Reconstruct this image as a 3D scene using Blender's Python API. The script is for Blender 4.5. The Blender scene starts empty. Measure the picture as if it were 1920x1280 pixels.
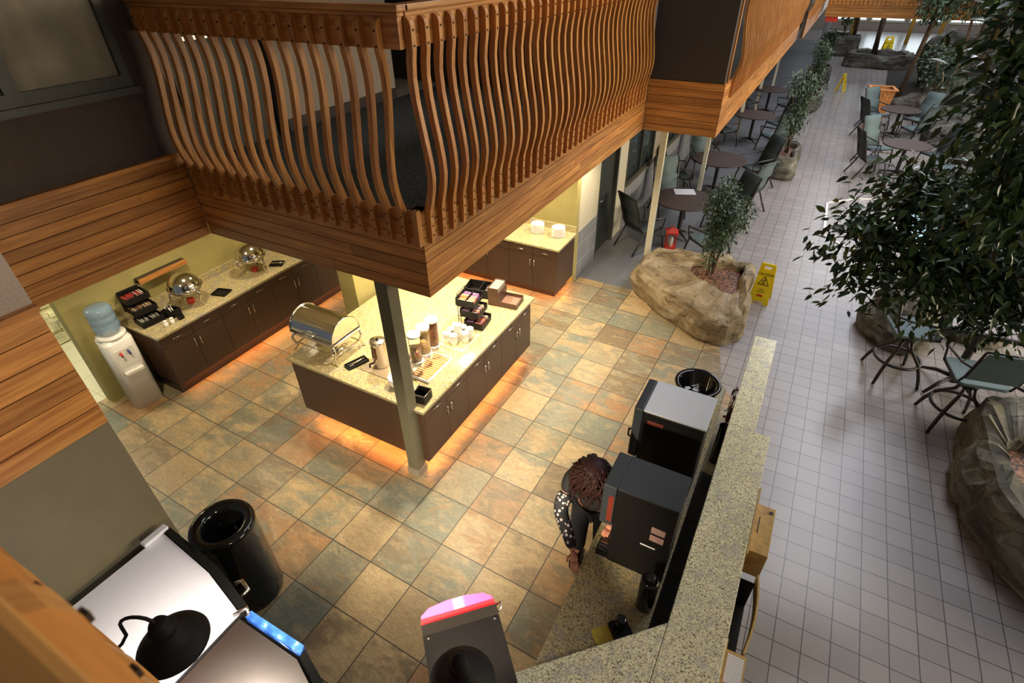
import bpy, math, random
import numpy as np
from mathutils import Vector, Matrix, noise
random.seed(7); rng=np.random.default_rng(7)
C=bpy.context.scene.collection
sc=bpy.context.scene
PI=math.pi

# ------------------------------------------------------------------ camera
H=4.45; PITCH,YAW,ROLL,FPX=.6302,.5082,-.0161,1002.5
def rcam():
    B=np.array([[1,0,0],[0,0,-1],[0,1,0]],float)
    c,s=math.cos(YAW),math.sin(YAW); Y=np.array([[c,s,0],[-s,c,0],[0,0,1]])
    c,s=math.cos(PITCH),math.sin(PITCH); P=np.array([[1,0,0],[0,c,-s],[0,s,c]])
    c,s=math.cos(ROLL),math.sin(ROLL); R=np.array([[c,-s,0],[s,c,0],[0,0,1]])
    return R@P@B@Y
RC=rcam()
cd=bpy.data.cameras.new('camera'); cam=bpy.data.objects.new('camera',cd); C.objects.link(cam)
cd.lens=FPX/1920*36; cd.sensor_width=36; cd.clip_start=.02; cd.clip_end=200
M3=Matrix(((RC[0][0],-RC[1][0],-RC[2][0]),(RC[0][1],-RC[1][1],-RC[2][1]),(RC[0][2],-RC[1][2],-RC[2][2])))
cam.matrix_world=Matrix.Translation((0,0,H))@M3.to_4x4()
cd.dof.use_dof=True; cd.dof.focus_distance=6.5; cd.dof.aperture_fstop=6.3
sc.camera=cam

# ------------------------------------------------------------------ light
sc.view_settings.view_transform='Standard'; sc.view_settings.look='None'
sc.view_settings.gamma=1; sc.view_settings.use_curve_mapping=False
sc.view_settings.exposure=0.62
w=bpy.data.worlds.new('world'); sc.world=w; w.use_nodes=True
w.node_tree.nodes['Background'].inputs[0].default_value=(.80,.86,1,1)
w.node_tree.nodes['Background'].inputs[1].default_value=.085
def area(name,loc,size,power,col,rot=(0,0,0),sy=None,spread=None):
    l=bpy.data.lights.new(name,'AREA'); l.energy=power; l.color=col
    l.size=size
    if sy: l.shape='RECTANGLE'; l.size_y=sy
    if spread: l.spread=spread
    o=bpy.data.objects.new(name,l); o.location=loc; o.rotation_euler=rot; C.objects.link(o); return o
def spot(name,loc,power,col,angle=100,blend=.5,rot=(0,0,0),rad=.05):
    l=bpy.data.lights.new(name,'SPOT'); l.energy=power; l.color=col; l.spot_size=math.radians(angle); l.spot_blend=blend; l.shadow_soft_size=rad
    o=bpy.data.objects.new(name,l); o.location=loc; o.rotation_euler=rot; C.objects.link(o); return o
WARM=(1,.82,.55)
# daylight of the atrium roof glazing
area("skylight_near",(3.0,12.0,9.5),2.4,520,(.90,.92,1),sy=12)
area('skylight_far',(3.0,28.0,9.5),5.0,800,(.88,.92,1),sy=22)
# warm fill light added opposite the balconies to brighten their fronts
area('side_fill',(10.5,9.5,4.2),3.0,1150,(1,.85,.62),(0,math.radians(88),0),sy=13)
# recessed can lights under the balcony (kitchen ceiling z=2.42)
CANS=[(-2.75,3.45),(-2.75,4.7),(-3.75,3.9),(-3.75,5.3),(-5.9,3.0),(-5.9,4.3),(-3.0,6.4),(-4.3,6.6),(-2.5,7.2)]
for x,y in CANS[:4]: spot('can_light',(x,y,2.38),115,WARM,120,.7)
for x,y in CANS[4:6]: spot('can_light',(x,y,2.38),40,WARM,115,.6)
for x,y in CANS[6:]: spot('can_light',(x,y,2.38),75,WARM,120,.6)
spot('can_light',(-5.5,1.7,2.38),55,WARM,125,.7)
# track spots under the near gallery light the serving floor
for x,y,tx,ty,p in [(-1.25,0,-1.8,3.7,330),(-1.25,.05,-3.5,2.9,210),(-.75,0,-1.2,5.2,330),(-.9,0,-1.7,2.4,45),(-1.2,.1,-3.3,2.3,110)]:
    d=Vector((tx-x,ty-y-.12,-2.3)); q=d.to_track_quat('-Z','Y').to_euler()
    spot('track_light',(x,y+.12,2.3),p*.82,(1,.84,.60),48,.9,q,.06)

# ------------------------------------------------------------------ materials
class N:
    def __init__(s,name):
        s.m=bpy.data.materials.new(name); s.m.use_nodes=True; s.t=s.m.node_tree; s.n=s.t.nodes
        s.b=s.n['Principled BSDF']
    def add(s,typ,**kw):
        x=s.n.new(typ)
        for k,v in kw.items(): setattr(x,k,v)
        return x
    def link(s,a,b): s.t.links.new(a,b)
    def val(s,inp,v):
        if hasattr(v,'is_output') or isinstance(v,bpy.types.NodeSocket): s.link(v,inp)
        else: inp.default_value=v
    def math(s,op,a,b=0.0,c=None):
        x=s.add('ShaderNodeMath',operation=op); s.val(x.inputs[0],a); s.val(x.inputs[1],b)
        if c is not None: s.val(x.inputs[2],c)
        return x.outputs[0]
    def pos(s): return s.add('ShaderNodeNewGeometry').outputs['Position']
    def obj(s): return s.add('ShaderNodeTexCoord').outputs['Object']
    def map(s,v,loc=(0,0,0),rot=(0,0,0),sca=(1,1,1)):
        x=s.add('ShaderNodeMapping'); s.link(v,x.inputs[0]); x.inputs[1].default_value=loc; x.inputs[2].default_value=rot; x.inputs[3].default_value=sca; return x.outputs[0]
    def noise(s,v,scale=5,detail=4,rough=.5,dist=0,dim='3D'):
        x=s.add('ShaderNodeTexNoise'); s.link(v,x.inputs['Vector']); x.inputs['Scale'].default_value=scale; x.inputs['Detail'].default_value=detail; x.inputs['Roughness'].default_value=rough; x.inputs['Distortion'].default_value=dist
        return x.outputs[0]
    def ramp(s,f,stops,mode='LINEAR'):
        x=s.add('ShaderNodeValToRGB'); x.color_ramp.interpolation=mode; e=x.color_ramp.elements
        while len(e)<len(stops): e.new(.5)
        for k,(p,c) in enumerate(stops): e[k].position=p; e[k].color=(*c,1) if len(c)==3 else c
        s.val(x.inputs[0],f); return x.outputs[0]
    def mix(s,f,a,b,blend='MIX'):
        x=s.add('ShaderNodeMix',data_type='RGBA',blend_type=blend)
        s.val(x.inputs[0],f)
        for i,v in ((6,a),(7,b)):
            if isinstance(v,tuple): x.inputs[i].default_value=(*v,1)
            else: s.link(v,x.inputs[i])
        return x.outputs[2]
    def bump(s,h,st=.3,d=.01):
        x=s.add('ShaderNodeBump'); x.inputs['Strength'].default_value=st; x.inputs['Distance'].default_value=d; s.link(h,x.inputs['Height']); s.link(x.outputs[0],s.b.inputs['Normal'])
    def col(s,c): s.val(s.b.inputs['Base Color'],c if not isinstance(c,tuple) else (*c,1))
    def set(s,rough=None,metal=None,spec=None,**kw):
        if rough is not None: s.val(s.b.inputs['Roughness'],rough)
        if metal is not None: s.val(s.b.inputs['Metallic'],metal)
        if spec is not None: s.val(s.b.inputs['Specular IOR Level'],spec)
        for k,v in kw.items(): s.val(s.b.inputs[k.replace('_',' ')],v)
        return s.m
def plain(name,c,rough=.5,metal=0,nz=.06,scale=30,**kw):
    n=N(name); f=n.noise(n.obj(),scale,3)
    a=tuple(max(0,x*(1-nz*2)) for x in c); b=tuple(min(1,x*(1+nz*2)) for x in c)
    n.col(n.ramp(f,[(.3,a),(.7,b)])); return n.set(rough,metal,**kw)
def wood(name,axis,dark=(.28,.098,.021),light=(.58,.27,.070),rough=.38,isl=True):
    n=N(name); sca=[28,28,28]; sca[axis]=1.4
    v=n.map(n.pos(),sca=tuple(sca))
    g=n.add('ShaderNodeNewGeometry').outputs['Random Per Island']
    if isl:
        x=n.add('ShaderNodeVectorMath',operation='ADD'); n.link(v,x.inputs[0]); cm=n.add('ShaderNodeCombineXYZ'); gg=n.math('MULTIPLY',g,37.0)
        for i in range(3): n.link(gg,cm.inputs[i])
        n.link(cm.outputs[0],x.inputs[1]); v=x.outputs[0]
    f=n.noise(v,1.0,5,.6,.6)
    c=n.ramp(f,[(.32,dark),(.5,tuple((a+b)/2 for a,b in zip(dark,light))),(.66,light)])
    if isl:
        br=n.math('MULTIPLY_ADD',g,.45,.78)
        mm=n.add('ShaderNodeMix',data_type='RGBA',blend_type='MULTIPLY'); mm.inputs[0].default_value=1; n.link(c,mm.inputs[6])
        cc=n.add('ShaderNodeCombineColor'); 
        for i in range(3): n.link(br,cc.inputs[i])
        n.link(cc.outputs[0],mm.inputs[7]); c=mm.outputs[2]
    n.col(c); n.bump(f,.12,.002); return n.set(rough)
def granite(name,base=(.50,.44,.25)):
    n=N(name); v=n.pos()
    f=n.noise(v,95,3,.6); g=n.noise(v,9,4,.6,1.0); h=n.noise(v,170,2,.5)
    c=n.ramp(f,[(.33,(.06,.055,.045)),(.42,tuple(x*.72 for x in base)),(.52,base),(.66,tuple(min(1,x*1.35) for x in base))])
    c=n.mix(n.ramp(g,[(.48,(0,0,0)),(.68,(.75,.75,.75))]),c,tuple(x*.62 for x in (base[0],base[0]*.97,base[0]*.88)))
    c=n.mix(n.ramp(h,[(.34,(1,1,1)),(.40,(0,0,0))]),c,(.05,.045,.04))
    n.col(c); return n.set(.16,0,.5)
def slate():
    n=N('slate_tile'); a=.0179; s=.4597
    # tile frame: rotate world about z by +a then shift
    ox,oy=-3.3967,2.2379
    v=n.add('ShaderNodeVectorMath',operation='SUBTRACT'); n.link(n.pos(),v.inputs[0]); v.inputs[1].default_value=(ox,oy,0)
    v=n.map(v.outputs[0],rot=(0,0,a),sca=(1,1,1)); v=n.map(v,sca=(1/s,1/s,1))
    sp=n.add('ShaderNodeSeparateXYZ'); n.link(v,sp.inputs[0])
    fx=n.math('FRACT',sp.outputs[0]); fy=n.math('FRACT',sp.outputs[1])
    ex=n.math('ABSOLUTE',n.math('SUBTRACT',fx,.5)); ey=n.math('ABSOLUTE',n.math('SUBTRACT',fy,.5))
    e=n.math('MAXIMUM',ex,ey); grout=n.math('GREATER_THAN',e,.4895)
    fl=n.add('ShaderNodeVectorMath',operation='FLOOR'); n.link(v,fl.inputs[0])
    fl2=n.add('ShaderNodeVectorMath',operation='MULTIPLY'); n.link(fl.outputs[0],fl2.inputs[0]); fl2.inputs[1].default_value=(1,1,0)
    wn=n.add('ShaderNodeTexWhiteNoise',noise_dimensions='3D'); n.link(fl2.outputs[0],wn.inputs[0])
    r=wn.outputs[0]; rc=wn.outputs[1]
    sep=n.add('ShaderNodeSeparateColor'); n.link(rc,sep.inputs[0])
    off=n.add('ShaderNodeVectorMath',operation='MULTIPLY'); n.link(rc,off.inputs[0]); off.inputs[1].default_value=(40,40,40)
    ad=n.add('ShaderNodeVectorMath',operation='ADD'); n.link(n.pos(),ad.inputs[0]); n.link(off.outputs[0],ad.inputs[1]); P=ad.outputs[0]
    PAL=[(0,(.36,.26,.135)),(.15,(.20,.20,.14)),(.30,(.34,.19,.085)),(.43,(.19,.14,.08)),(.56,(.185,.20,.155)),(.70,(.43,.32,.17)),(.86,(.25,.225,.15))]
    c1=n.ramp(sep.outputs[0],PAL,'CONSTANT'); c2=n.ramp(sep.outputs[1],PAL[::1],'CONSTANT')
    big=n.noise(n.map(P,rot=(0,0,.6),sca=(1,1.9,1)),2.6,8,.62,.7)
    c=n.mix(n.ramp(big,[(.44,(0,0,0)),(.56,(.9,.9,.9))]),c1,c2)
    fine=n.noise(n.map(P,rot=(0,0,.9),sca=(1,3,1)),9,8,.7,.8)
    c=n.mix(n.ramp(fine,[(.44,(0,0,0)),(.5,(.45,.45,.45)),(.56,(0,0,0))]),c,(.11,.09,.06))
    c=n.mix(n.ramp(n.noise(n.map(P,rot=(0,0,-.5),sca=(1,2.4,1)),16,8,.75,1.0),[(.55,(0,0,0)),(.64,(.32,.32,.32))]),c,(.46,.38,.24))
    c=n.mix(n.ramp(n.noise(n.map(P,rot=(0,0,.4),sca=(1,2.2,1)),4,8,.7,.6),[(.52,(0,0,0)),(.64,(.4,.4,.4))]),c,(.47,.35,.18))
    c=n.mix(n.ramp(n.noise(n.map(P,rot=(0,0,1.1),sca=(1,1.8,1)),4,8,.7,.7),[(.57,(0,0,0)),(.66,(.6,.6,.6))]),c,(.33,.18,.08))
    c=n.mix(grout,c,(.055,.045,.032))
    n.col(c)
    hh=n.math('SUBTRACT',fine,n.math('MULTIPLY',grout,1.2)); n.bump(hh,.35,.004)
    return n.set(n.ramp(fine,[(.3,(.30,.30,.30)),(.7,(.48,.48,.48))]),0,.5)
def sqtile(name,ox,oy,s,c1,c2,groutc,gw=.485,rough=.33,lines=False):
    n=N(name)
    v=n.add('ShaderNodeVectorMath',operation='SUBTRACT'); n.link(n.pos(),v.inputs[0]); v.inputs[1].default_value=(ox,oy,0)
    v=n.map(v.outputs[0],sca=(1/s,1/s,1)); sp=n.add('ShaderNodeSeparateXYZ'); n.link(v,sp.inputs[0])
    ex=n.math('ABSOLUTE',n.math('SUBTRACT',n.math('FRACT',sp.outputs[0]),.5)); ey=n.math('ABSOLUTE',n.math('SUBTRACT',n.math('FRACT',sp.outputs[1]),.5))
    gr=n.math('GREATER_THAN',n.math('MAXIMUM',ex,ey),gw)
    fl=n.add('ShaderNodeVectorMath',operation='FLOOR'); n.link(v,fl.inputs[0]); fl2=n.add('ShaderNodeVectorMath',operation='MULTIPLY'); n.link(fl.outputs[0],fl2.inputs[0]); fl2.inputs[1].default_value=(1,1,0)
    wn=n.add('ShaderNodeTexWhiteNoise'); n.link(fl2.outputs[0],wn.inputs[0])
    c=n.mix(wn.outputs[0],c1,c2); c=n.mix(gr,c,groutc); n.col(c)
    nz=n.noise(n.pos(),2.5,3); hh=n.math('SUBTRACT',n.math('MULTIPLY',nz,.3),gr); n.bump(hh,.25,.003)
    return n.set(rough,0,.5)
def rock(name,a,b,c):
    n=N(name); v=n.map(n.pos(),rot=(.35,.25,.5),sca=(1,1,2.6)); f=n.noise(v,1.9,7,.6,.7); g=n.noise(v,6,7,.65,.8)
    col=n.ramp(f,[(.36,a),(.5,b),(.64,c)]); col=n.mix(n.ramp(g,[(.38,(.65,.65,.65)),(.46,(0,0,0))]),col,tuple(x*.35 for x in a))
    n.col(col); n.bump(g,.5,.02); return n.set(.75)
def leafmat(name,a,b,tr=.25):
    n=N(name); r=n.add('ShaderNodeNewGeometry').outputs['Random Per Island']
    n.col(n.ramp(r,[(0,a),(.7,tuple((x+y)/2 for x,y in zip(a,b))),(1,b)])); return n.set(.32,0,.5)
def metal(name,c=(.72,.70,.66),rough=.12):
    n=N(name); f=n.noise(n.obj(),40,3); n.col(c); n.link(n.ramp(f,[(.3,(rough*.7,)*3),(.7,(rough*1.3,)*3)]),n.b.inputs['Roughness']); n.b.inputs['Metallic'].default_value=1; return n.m
def brushed(name,c,axis=0,rough=.3):
    n=N(name); s=[400,400,400]; s[axis]=12; f=n.noise(n.map(n.obj(),sca=tuple(s)),1,3); n.col(n.ramp(f,[(.3,tuple(x*.96 for x in c)),(.7,c)])); n.link(n.ramp(f,[(.3,(rough*.95,)*3),(.7,(rough*1.05,)*3)]),n.b.inputs['Roughness']); n.b.inputs['Metallic'].default_value=1; return n.m
def emis(name,c,s,base=(.1,.1,.1)):
    n=N(name); n.col(base); n.b.inputs['Emission Color'].default_value=(*c,1); n.b.inputs['Emission Strength'].default_value=s; return n.m
def glass(name,c=(1,1,1),rough=.02,ior=1.45):
    n=N(name); n.col(c); n.b.inputs['Transmission Weight'].default_value=1; n.b.inputs['IOR'].default_value=ior; return n.set(rough)
def pieces(name,cols,scale):
    n=N(name); v=n.add('ShaderNodeTexVoronoi'); n.link(n.obj(),v.inputs['Vector']); v.inputs['Scale'].default_value=scale
    sp=n.add('ShaderNodeSeparateColor'); n.link(v.outputs['Color'],sp.inputs[0])
    k=len(cols); n.col(n.ramp(sp.outputs[0],[(i/k,c) for i,c in enumerate(cols)],'CONSTANT'))
    n.bump(n.math('SUBTRACT',1.0,v.outputs['Distance']),.6,.006); return n.set(.55)

M={}
M['wx']=wood('oak_along_x',0); M['wy']=wood('oak_along_y',1); M['wz']=wood('oak_upright',2,(.29,.10,.022),(.58,.275,.075))
M['bolt']=plain('bolt_dark',(.03,.018,.01),.4,.6)
M['gran']=granite('granite_gold',(.52,.43,.22)); M['gran2']=granite('granite_pale',(.90,.84,.55))
M['slate']=slate()
M['tile']=sqtile('quarry_tile',.79744,3.56,.201585,(.26,.235,.225),(.31,.28,.27),(.055,.045,.045),.482,.27)
M['gtile']=sqtile('grey_floor_tile',-2.85,7.45,.3048,(.12,.125,.14),(.15,.155,.165),(.20,.20,.21),.493,.4)
M['ctile']=sqtile('cream_floor_tile',-3.4,1.0,.4597,(.55,.52,.38),(.60,.57,.42),(.35,.33,.25),.49,.3)
M['cab']=plain('cabinet_laminate',(.072,.038,.022),.42,nz=.04,scale=60)
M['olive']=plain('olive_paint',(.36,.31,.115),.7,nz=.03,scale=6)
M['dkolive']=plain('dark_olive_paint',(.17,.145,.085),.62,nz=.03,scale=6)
M['postp']=plain('post_paint',(.15,.14,.088),.5,nz=.03)
M['creamp']=plain('cream_post_paint',(.62,.58,.45),.45,nz=.03)
M['brownwall']=plain('brown_stucco',(.068,.050,.040),.85,nz=.10,scale=120)
M['greywall']=plain('grey_stucco',(.33,.275,.225),.85,nz=.08,scale=120)
M['panel']=plain('brown_panel_fabric',(.055,.042,.032),.9,nz=.1,scale=200)
M['basetrim']=plain('stone_base_trim',(.30,.25,.19),.4)
M['darktrim']=plain('dark_baseboard',(.035,.022,.020),.4)
M['door']=plain('dark_green_door',(.035,.042,.036),.45)
M['dframe']=plain('green_grey_frame',(.045,.05,.042),.4,spec=.4)
M['curtain']=plain('curtain_cloth',(.50,.44,.34),.9,nz=.15,scale=3)
M['black']=plain('black_plastic',(.009,.008,.008),.45,spec=.2)
M['gblack']=plain('gloss_black',(.006,.006,.006),.08)
M['mblack']=plain('matte_black_metal',(.007,.006,.006),.65,spec=.15)
M['mgrey']=plain('machine_grey',(.60,.64,.70),.4,nz=.01)
M['slategrey']=plain('machine_slate_grey',(.030,.036,.042),.5,nz=.02,spec=.3)
M['white']=plain('white_plastic',(.80,.79,.76),.3,nz=.01)
M['wtop']=plain('white_enamel',(.78,.77,.80),.35,nz=.01)
M['china']=plain('white_china',(.86,.85,.80),.2,nz=.01)
M['chrome']=metal('chrome'); M['steel']=brushed('brushed_steel',(.30,.265,.24),0,.34); M['silver']=metal('bright_handle',(.80,.78,.74),.22)
M['steel2']=metal('stainless',(.66,.62,.56),.2)
M['teal']=plain('teal_sling_fabric',(.115,.165,.17),.7,nz=.08,scale=150)
M['dsling']=plain('dark_sling_fabric',(.035,.048,.045),.7,nz=.1,scale=150)
M['dkmetal']=plain('dark_bronze_metal',(.022,.018,.016),.35)
M['ttop']=plain('brown_table_top',(.06,.038,.031),.6,spec=.3)
M['rockw']=rock('tan_rock',(.12,.085,.04),(.25,.185,.10),(.36,.30,.21))
M['rockg']=rock('grey_rock',(.06,.055,.036),(.13,.12,.085),(.23,.22,.175))
M['rockd']=rock('dark_rock',(.035,.03,.022),(.08,.07,.052),(.15,.145,.12))
M['mulch']=pieces('mulch',[(.20,.08,.04),(.10,.05,.03),(.32,.16,.09),(.05,.03,.02)],45)
M['soil']=plain('dark_soil',(.022,.018,.013),.95,nz=.3,scale=20)
M['leaf']=leafmat('ficus_leaf',(.013,.033,.010),(.10,.19,.045))
M['leaf2']=leafmat('shrub_leaf',(.03,.062,.035),(.13,.20,.115))
M['bark']=plain('tree_bark',(.13,.085,.05),.85,nz=.2,scale=18)
M['yellow']=plain('sign_yellow',(.95,.70,.01),.4,nz=.01)
M['ink']=plain('black_ink',(.015,.013,.01),.5,nz=.0)
M['redp']=plain('red_paint',(.60,.045,.025),.4,nz=.03)
M['orangewood']=plain('orange_wood',(.62,.25,.07),.5,nz=.12,scale=14)
M['paper']=plain('white_paper',(.80,.80,.84),.6,nz=.02)
M['bluew']=plain('blue_bottle_plastic',(.22,.36,.52),.12,nz=.02,Alpha=.55)
M['clear']=glass('clear_plastic',(.98,.98,.96),.03,1.3)
M['yellwood']=plain('light_pine',(.52,.34,.10),.45,nz=.1,scale=25)
M['skin']=plain('skin',(.58,.25,.16),.5,nz=.04,Subsurface_Weight=.1)
M['hair']=plain('dark_auburn_hair',(.030,.011,.010),.6,nz=.25,scale=60,spec=.2)
M['cloth']=plain('black_cloth',(.012,.011,.013),.8)
M['jeans']=plain('dark_trousers',(.015,.017,.024),.85)

# ------------------------------------------------------------------ mesh builder
class MB:
    def __init__(s): s.v=[]; s.f=[]; s.mi=[]; s.sm=[]
    def add(s,vs,fs,mi=0,sm=False):
        b=len(s.v); s.v.extend([tuple(map(float,v)) for v in vs])
        for f in fs: s.f.append(tuple(b+i for i in f)); s.mi.append(mi); s.sm.append(sm)
        return s
    def box(s,x0,y0,z0,x1,y1,z1,mi=0,rz=0,c=None):
        vs=[(x,y,z) for z in (z0,z1) for x,y in ((x0,y0),(x1,y0),(x1,y1),(x0,y1))]
        if rz:
            cx,cy=c if c else ((x0+x1)/2,(y0+y1)/2); ca,sa=math.cos(rz),math.sin(rz)
            vs=[(cx+(x-cx)*ca-(y-cy)*sa,cy+(x-cx)*sa+(y-cy)*ca,z) for x,y,z in vs]
        return s.add(vs,[(0,3,2,1),(4,5,6,7),(0,1,5,4),(1,2,6,5),(2,3,7,6),(3,0,4,7)],mi)
    def rbox(s,x0,y0,z0,x1,y1,z1,r=.02,mi=0,n=3):
        # box with rounded vertical edges and a small top bevel
        pts=[]
        for cx,cy,a0 in ((x1-r,y1-r,0),(x0+r,y1-r,PI/2),(x0+r,y0+r,PI),(x1-r,y0+r,1.5*PI)):
            for k in range(n+1):
                a=a0+k*PI/2/n; pts.append((cx+r*math.cos(a),cy+r*math.sin(a)))
        return s.prism(pts,z0,z1,mi,bev=min(r*.5,(z1-z0)*.2))
    def prism(s,pts,z0,z1,mi=0,bev=0,sm=False):
        k=len(pts); cx=sum(p[0] for p in pts)/k; cy=sum(p[1] for p in pts)/k
        rings=[[(x,y,z0) for x,y in pts]]
        if bev:
            rings.append([(x,y,z1-bev) for x,y in pts])
            def ins(x,y):
                d=math.hypot(x-cx,y-cy) or 1; q=max(0,(d-bev)/d); return cx+(x-cx)*q,cy+(y-cy)*q
            rings.append([(*ins(x,y),z1) for x,y in pts])
        else: rings.append([(x,y,z1) for x,y in pts])
        vs=[p for r in rings for p in r]; fs=[tuple(range(k))[::-1]]
        for r in range(len(rings)-1):
            for i in range(k): fs.append((r*k+i,r*k+(i+1)%k,(r+1)*k+(i+1)%k,(r+1)*k+i))
        fs.append(tuple((len(rings)-1)*k+i for i in range(k)))
        return s.add(vs,fs,mi,sm)
    def lathe(s,prof,c=(0,0,0),n=24,mi=0,axis='z',cap=True,sx=1,sy=1):
        vs=[];fs=[]
        for r,h in prof:
            for k in range(n):
                a=2*PI*k/n; p=(r*math.cos(a)*sx,r*math.sin(a)*sy,h)
                if axis=='x': p=(p[2],p[0],p[1])
                elif axis=='y': p=(p[1],p[2],p[0])
                vs.append((p[0]+c[0],p[1]+c[1],p[2]+c[2]))
        for j in range(len(prof)-1):
            for k in range(n): fs.append((j*n+k,j*n+(k+1)%n,(j+1)*n+(k+1)%n,(j+1)*n+k))
        s.add(vs,fs,mi,True)
        if cap:
            b=len(s.v)-len(vs)
            for j,rev in ((0,True),(len(prof)-1,False)):
                if prof[j][0]>1e-5:
                    f=[b+j*n+k for k in range(n)]; s.f.append(tuple(f[::-1] if rev else f)); s.mi.append(mi); s.sm.append(False)
        return s
    def tube(s,pts,r=.01,n=8,mi=0,closed=False):
        P=[Vector(p) for p in pts]; m=len(P); vs=[];fs=[]
        rs=r if isinstance(r,(list,tuple)) else [r]*m
        up=None
        for i,p in enumerate(P):
            if closed: t=P[(i+1)%m]-P[i-1]
            else: t=(P[min(i+1,m-1)]-P[max(i-1,0)])
            t=t.normalized() if t.length>1e-9 else Vector((0,0,1))
            if up is None: up=t.orthogonal().normalized()
            u=(up-t*up.dot(t)); u=u.normalized() if u.length>1e-6 else t.orthogonal().normalized(); up=u; w_=t.cross(u)
            for k in range(n):
                a=2*PI*k/n; vs.append(tuple(p+(u*math.cos(a)+w_*math.sin(a))*rs[i]))
        for i in range(m if closed else m-1):
            j=(i+1)%m
            for k in range(n): fs.append((i*n+k,i*n+(k+1)%n,j*n+(k+1)%n,j*n+k))
        s.add(vs,fs,mi,True)
        if not closed:
            b=len(s.v)-len(vs); s.f.append(tuple(b+k for k in range(n))[::-1]); s.mi.append(mi); s.sm.append(False)
            s.f.append(tuple(b+(m-1)*n+k for k in range(n))); s.mi.append(mi); s.sm.append(False)
        return s
    def ball(s,c,r,mi=0,n=12,sz=1):
        prof=[(max(1e-4,r*math.sin(PI*k/n)),-r*sz*math.cos(PI*k/n)) for k in range(n+1)]
        return s.lathe(prof,c,n+4,mi,cap=False)
    def xf(s,mat,start=0):
        s.v[start:]=[tuple(mat@Vector(v)) for v in s.v[start:]]; return s
    def build(s,name,mats,parent=None,loc=None,fixn=False):
        me=bpy.data.meshes.new(name); me.from_pydata(s.v,[],s.f)
        if not isinstance(mats,(list,tuple)): mats=[mats]
        for m in mats: me.materials.append(M[m] if isinstance(m,str) else m)
        me.polygons.foreach_set('material_index',s.mi); me.polygons.foreach_set('use_smooth',s.sm)
        me.validate(); me.update()
        o=bpy.data.objects.new(name,me); C.objects.link(o)
        if parent: o.parent=parent
        if loc: o.location=loc
        return o
def tag(o,label,cat,group=None,kind=None):
    if label: o['label']=label
    if cat: o['category']=cat
    if group: o['group']=group
    if kind: o['kind']=kind
    return o
def thing(name,label,cat,loc=(0,0,0),rz=0,group=None):
    o=bpy.data.objects.new(name,None); C.objects.link(o); o.location=loc; o.rotation_euler=(0,0,rz); o.empty_display_size=.1
    return tag(o,label,cat,group)
def struct(o,label=None):
    o['kind']='structure'
    if label: o['label']=label
    return o
def dup(root,loc=None,rz=None,label=None,group=None):
    r=root.copy(); C.objects.link(r)
    if loc is not None: r.location=loc
    if rz is not None: r.rotation_euler=(0,0,rz)
    if label: r['label']=label
    if group: r['group']=group
    def rec(a,b):
        for ch in list(a.children):
            c=ch.copy(); C.objects.link(c); c.parent=b; rec(ch,c)
    rec(root,r); return r
def bevel(o,w=.004,seg=2):
    m=o.modifiers.new('bevel','BEVEL'); m.width=w; m.segments=seg; m.limit_method='ANGLE'; return o

# ------------------------------------------------------------------ floors
def floor_poly(name,pts,z,mat,label,t=.02):
    return struct(MB().prism(pts,z-t,z).build(name,mat),label)
XE=14
floor_poly('floor',[(-3.2,-3),(XE,-3),(XE,50),(-3.2,50)],-.004,'tile','pinkish grey square tile floor of the atrium walkway',.05)
floor_poly('floor_slate',[(-6.9,-2.5),(.2,-2.5),(.2,5.25),(-.18,5.75),(-.40,6.66),(-.5,7.45),(-2.86,7.47),(-2.86,7.4),(-6.9,7.4)],.004,'slate','multicolour slate tile floor of the breakfast area',.03)
floor_poly('floor_grey',[(-3.2,7.4),(-2.86,7.4),(-2.86,7.47),(-.98,7.45),(-.98,40),(-3.2,40)],.0,'gtile','dark grey tile floor under the balcony walkway',.04)
floor_poly('floor_cream',[(-11,-2),(-6.9,-2),(-6.9,4.5),(-11,4.5)],.004,'ctile','cream tile floor beyond the partition',.03)

# ------------------------------------------------------------------ clad fascias (oak boards with real gaps)
def boards(m,axis,fixed,t,a0,a1,z0,z1,n,sgn,seed):
    """horizontal planks on the plane axis=fixed; they run along the other axis from a0 to a1"""
    rr=random.Random(seed); h=(z1-z0)/n
    for i in range(n):
        a=a0
        while a<a1-.01:
            b=min(a1,a+rr.uniform(1.3,3.2)); 
            if a1-b<.35: b=a1
            g=.003
            lo,hi=sorted((fixed,fixed-sgn*t))
            if axis=='x': m.box(lo,a,z0+i*h+g,hi,b-.003,z0+(i+1)*h-g)
            else: m.box(a,lo,z0+i*h+g,b-.003,hi,z0+(i+1)*h-g)
            a=b
    return m
FZ0,FZ1=2.36,3.03
def fascia(name,axis,fixed,a0,a1,sgn,seed,label,cap=True,n=7,z1=FZ1,back=.10):
    o=boards(MB(),axis,fixed,.018,a0,a1,FZ0,z1,n,sgn,seed).build(name,'wy' if axis=='x' else 'wx')
    struct(o,label)
    m=MB(); lo,hi=sorted((fixed-sgn*.019,fixed-sgn*back))
    if axis=='x': m.box(lo,a0+.02,FZ0+.005,hi,a1-.02,z1-.002)
    else: m.box(a0+.02,lo,FZ0+.005,a1-.02,hi,z1-.002)
    struct(m.build('trim_backing','panel')); return o
YC=2.705; XC=-2.2; XL=-4.70
fascia('trim_1','y',YC,XL+.002,XC,-1,1,'oak board fascia of the balcony facing the camera')
fascia('trim_2','x',XC,YC+.001,7.88,1,2,'oak board fascia of the balcony along the breakfast area')
fascia('trim_3','x',XL,.82,YC-.001,1,3,'oak board band on the left wall under the dark window',n=8,z1=3.08)
fascia('trim_4','x',-3.03,-1.2,.80,1,4,'oak board cladding of the near left pier',n=6,z1=3.10)
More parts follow.
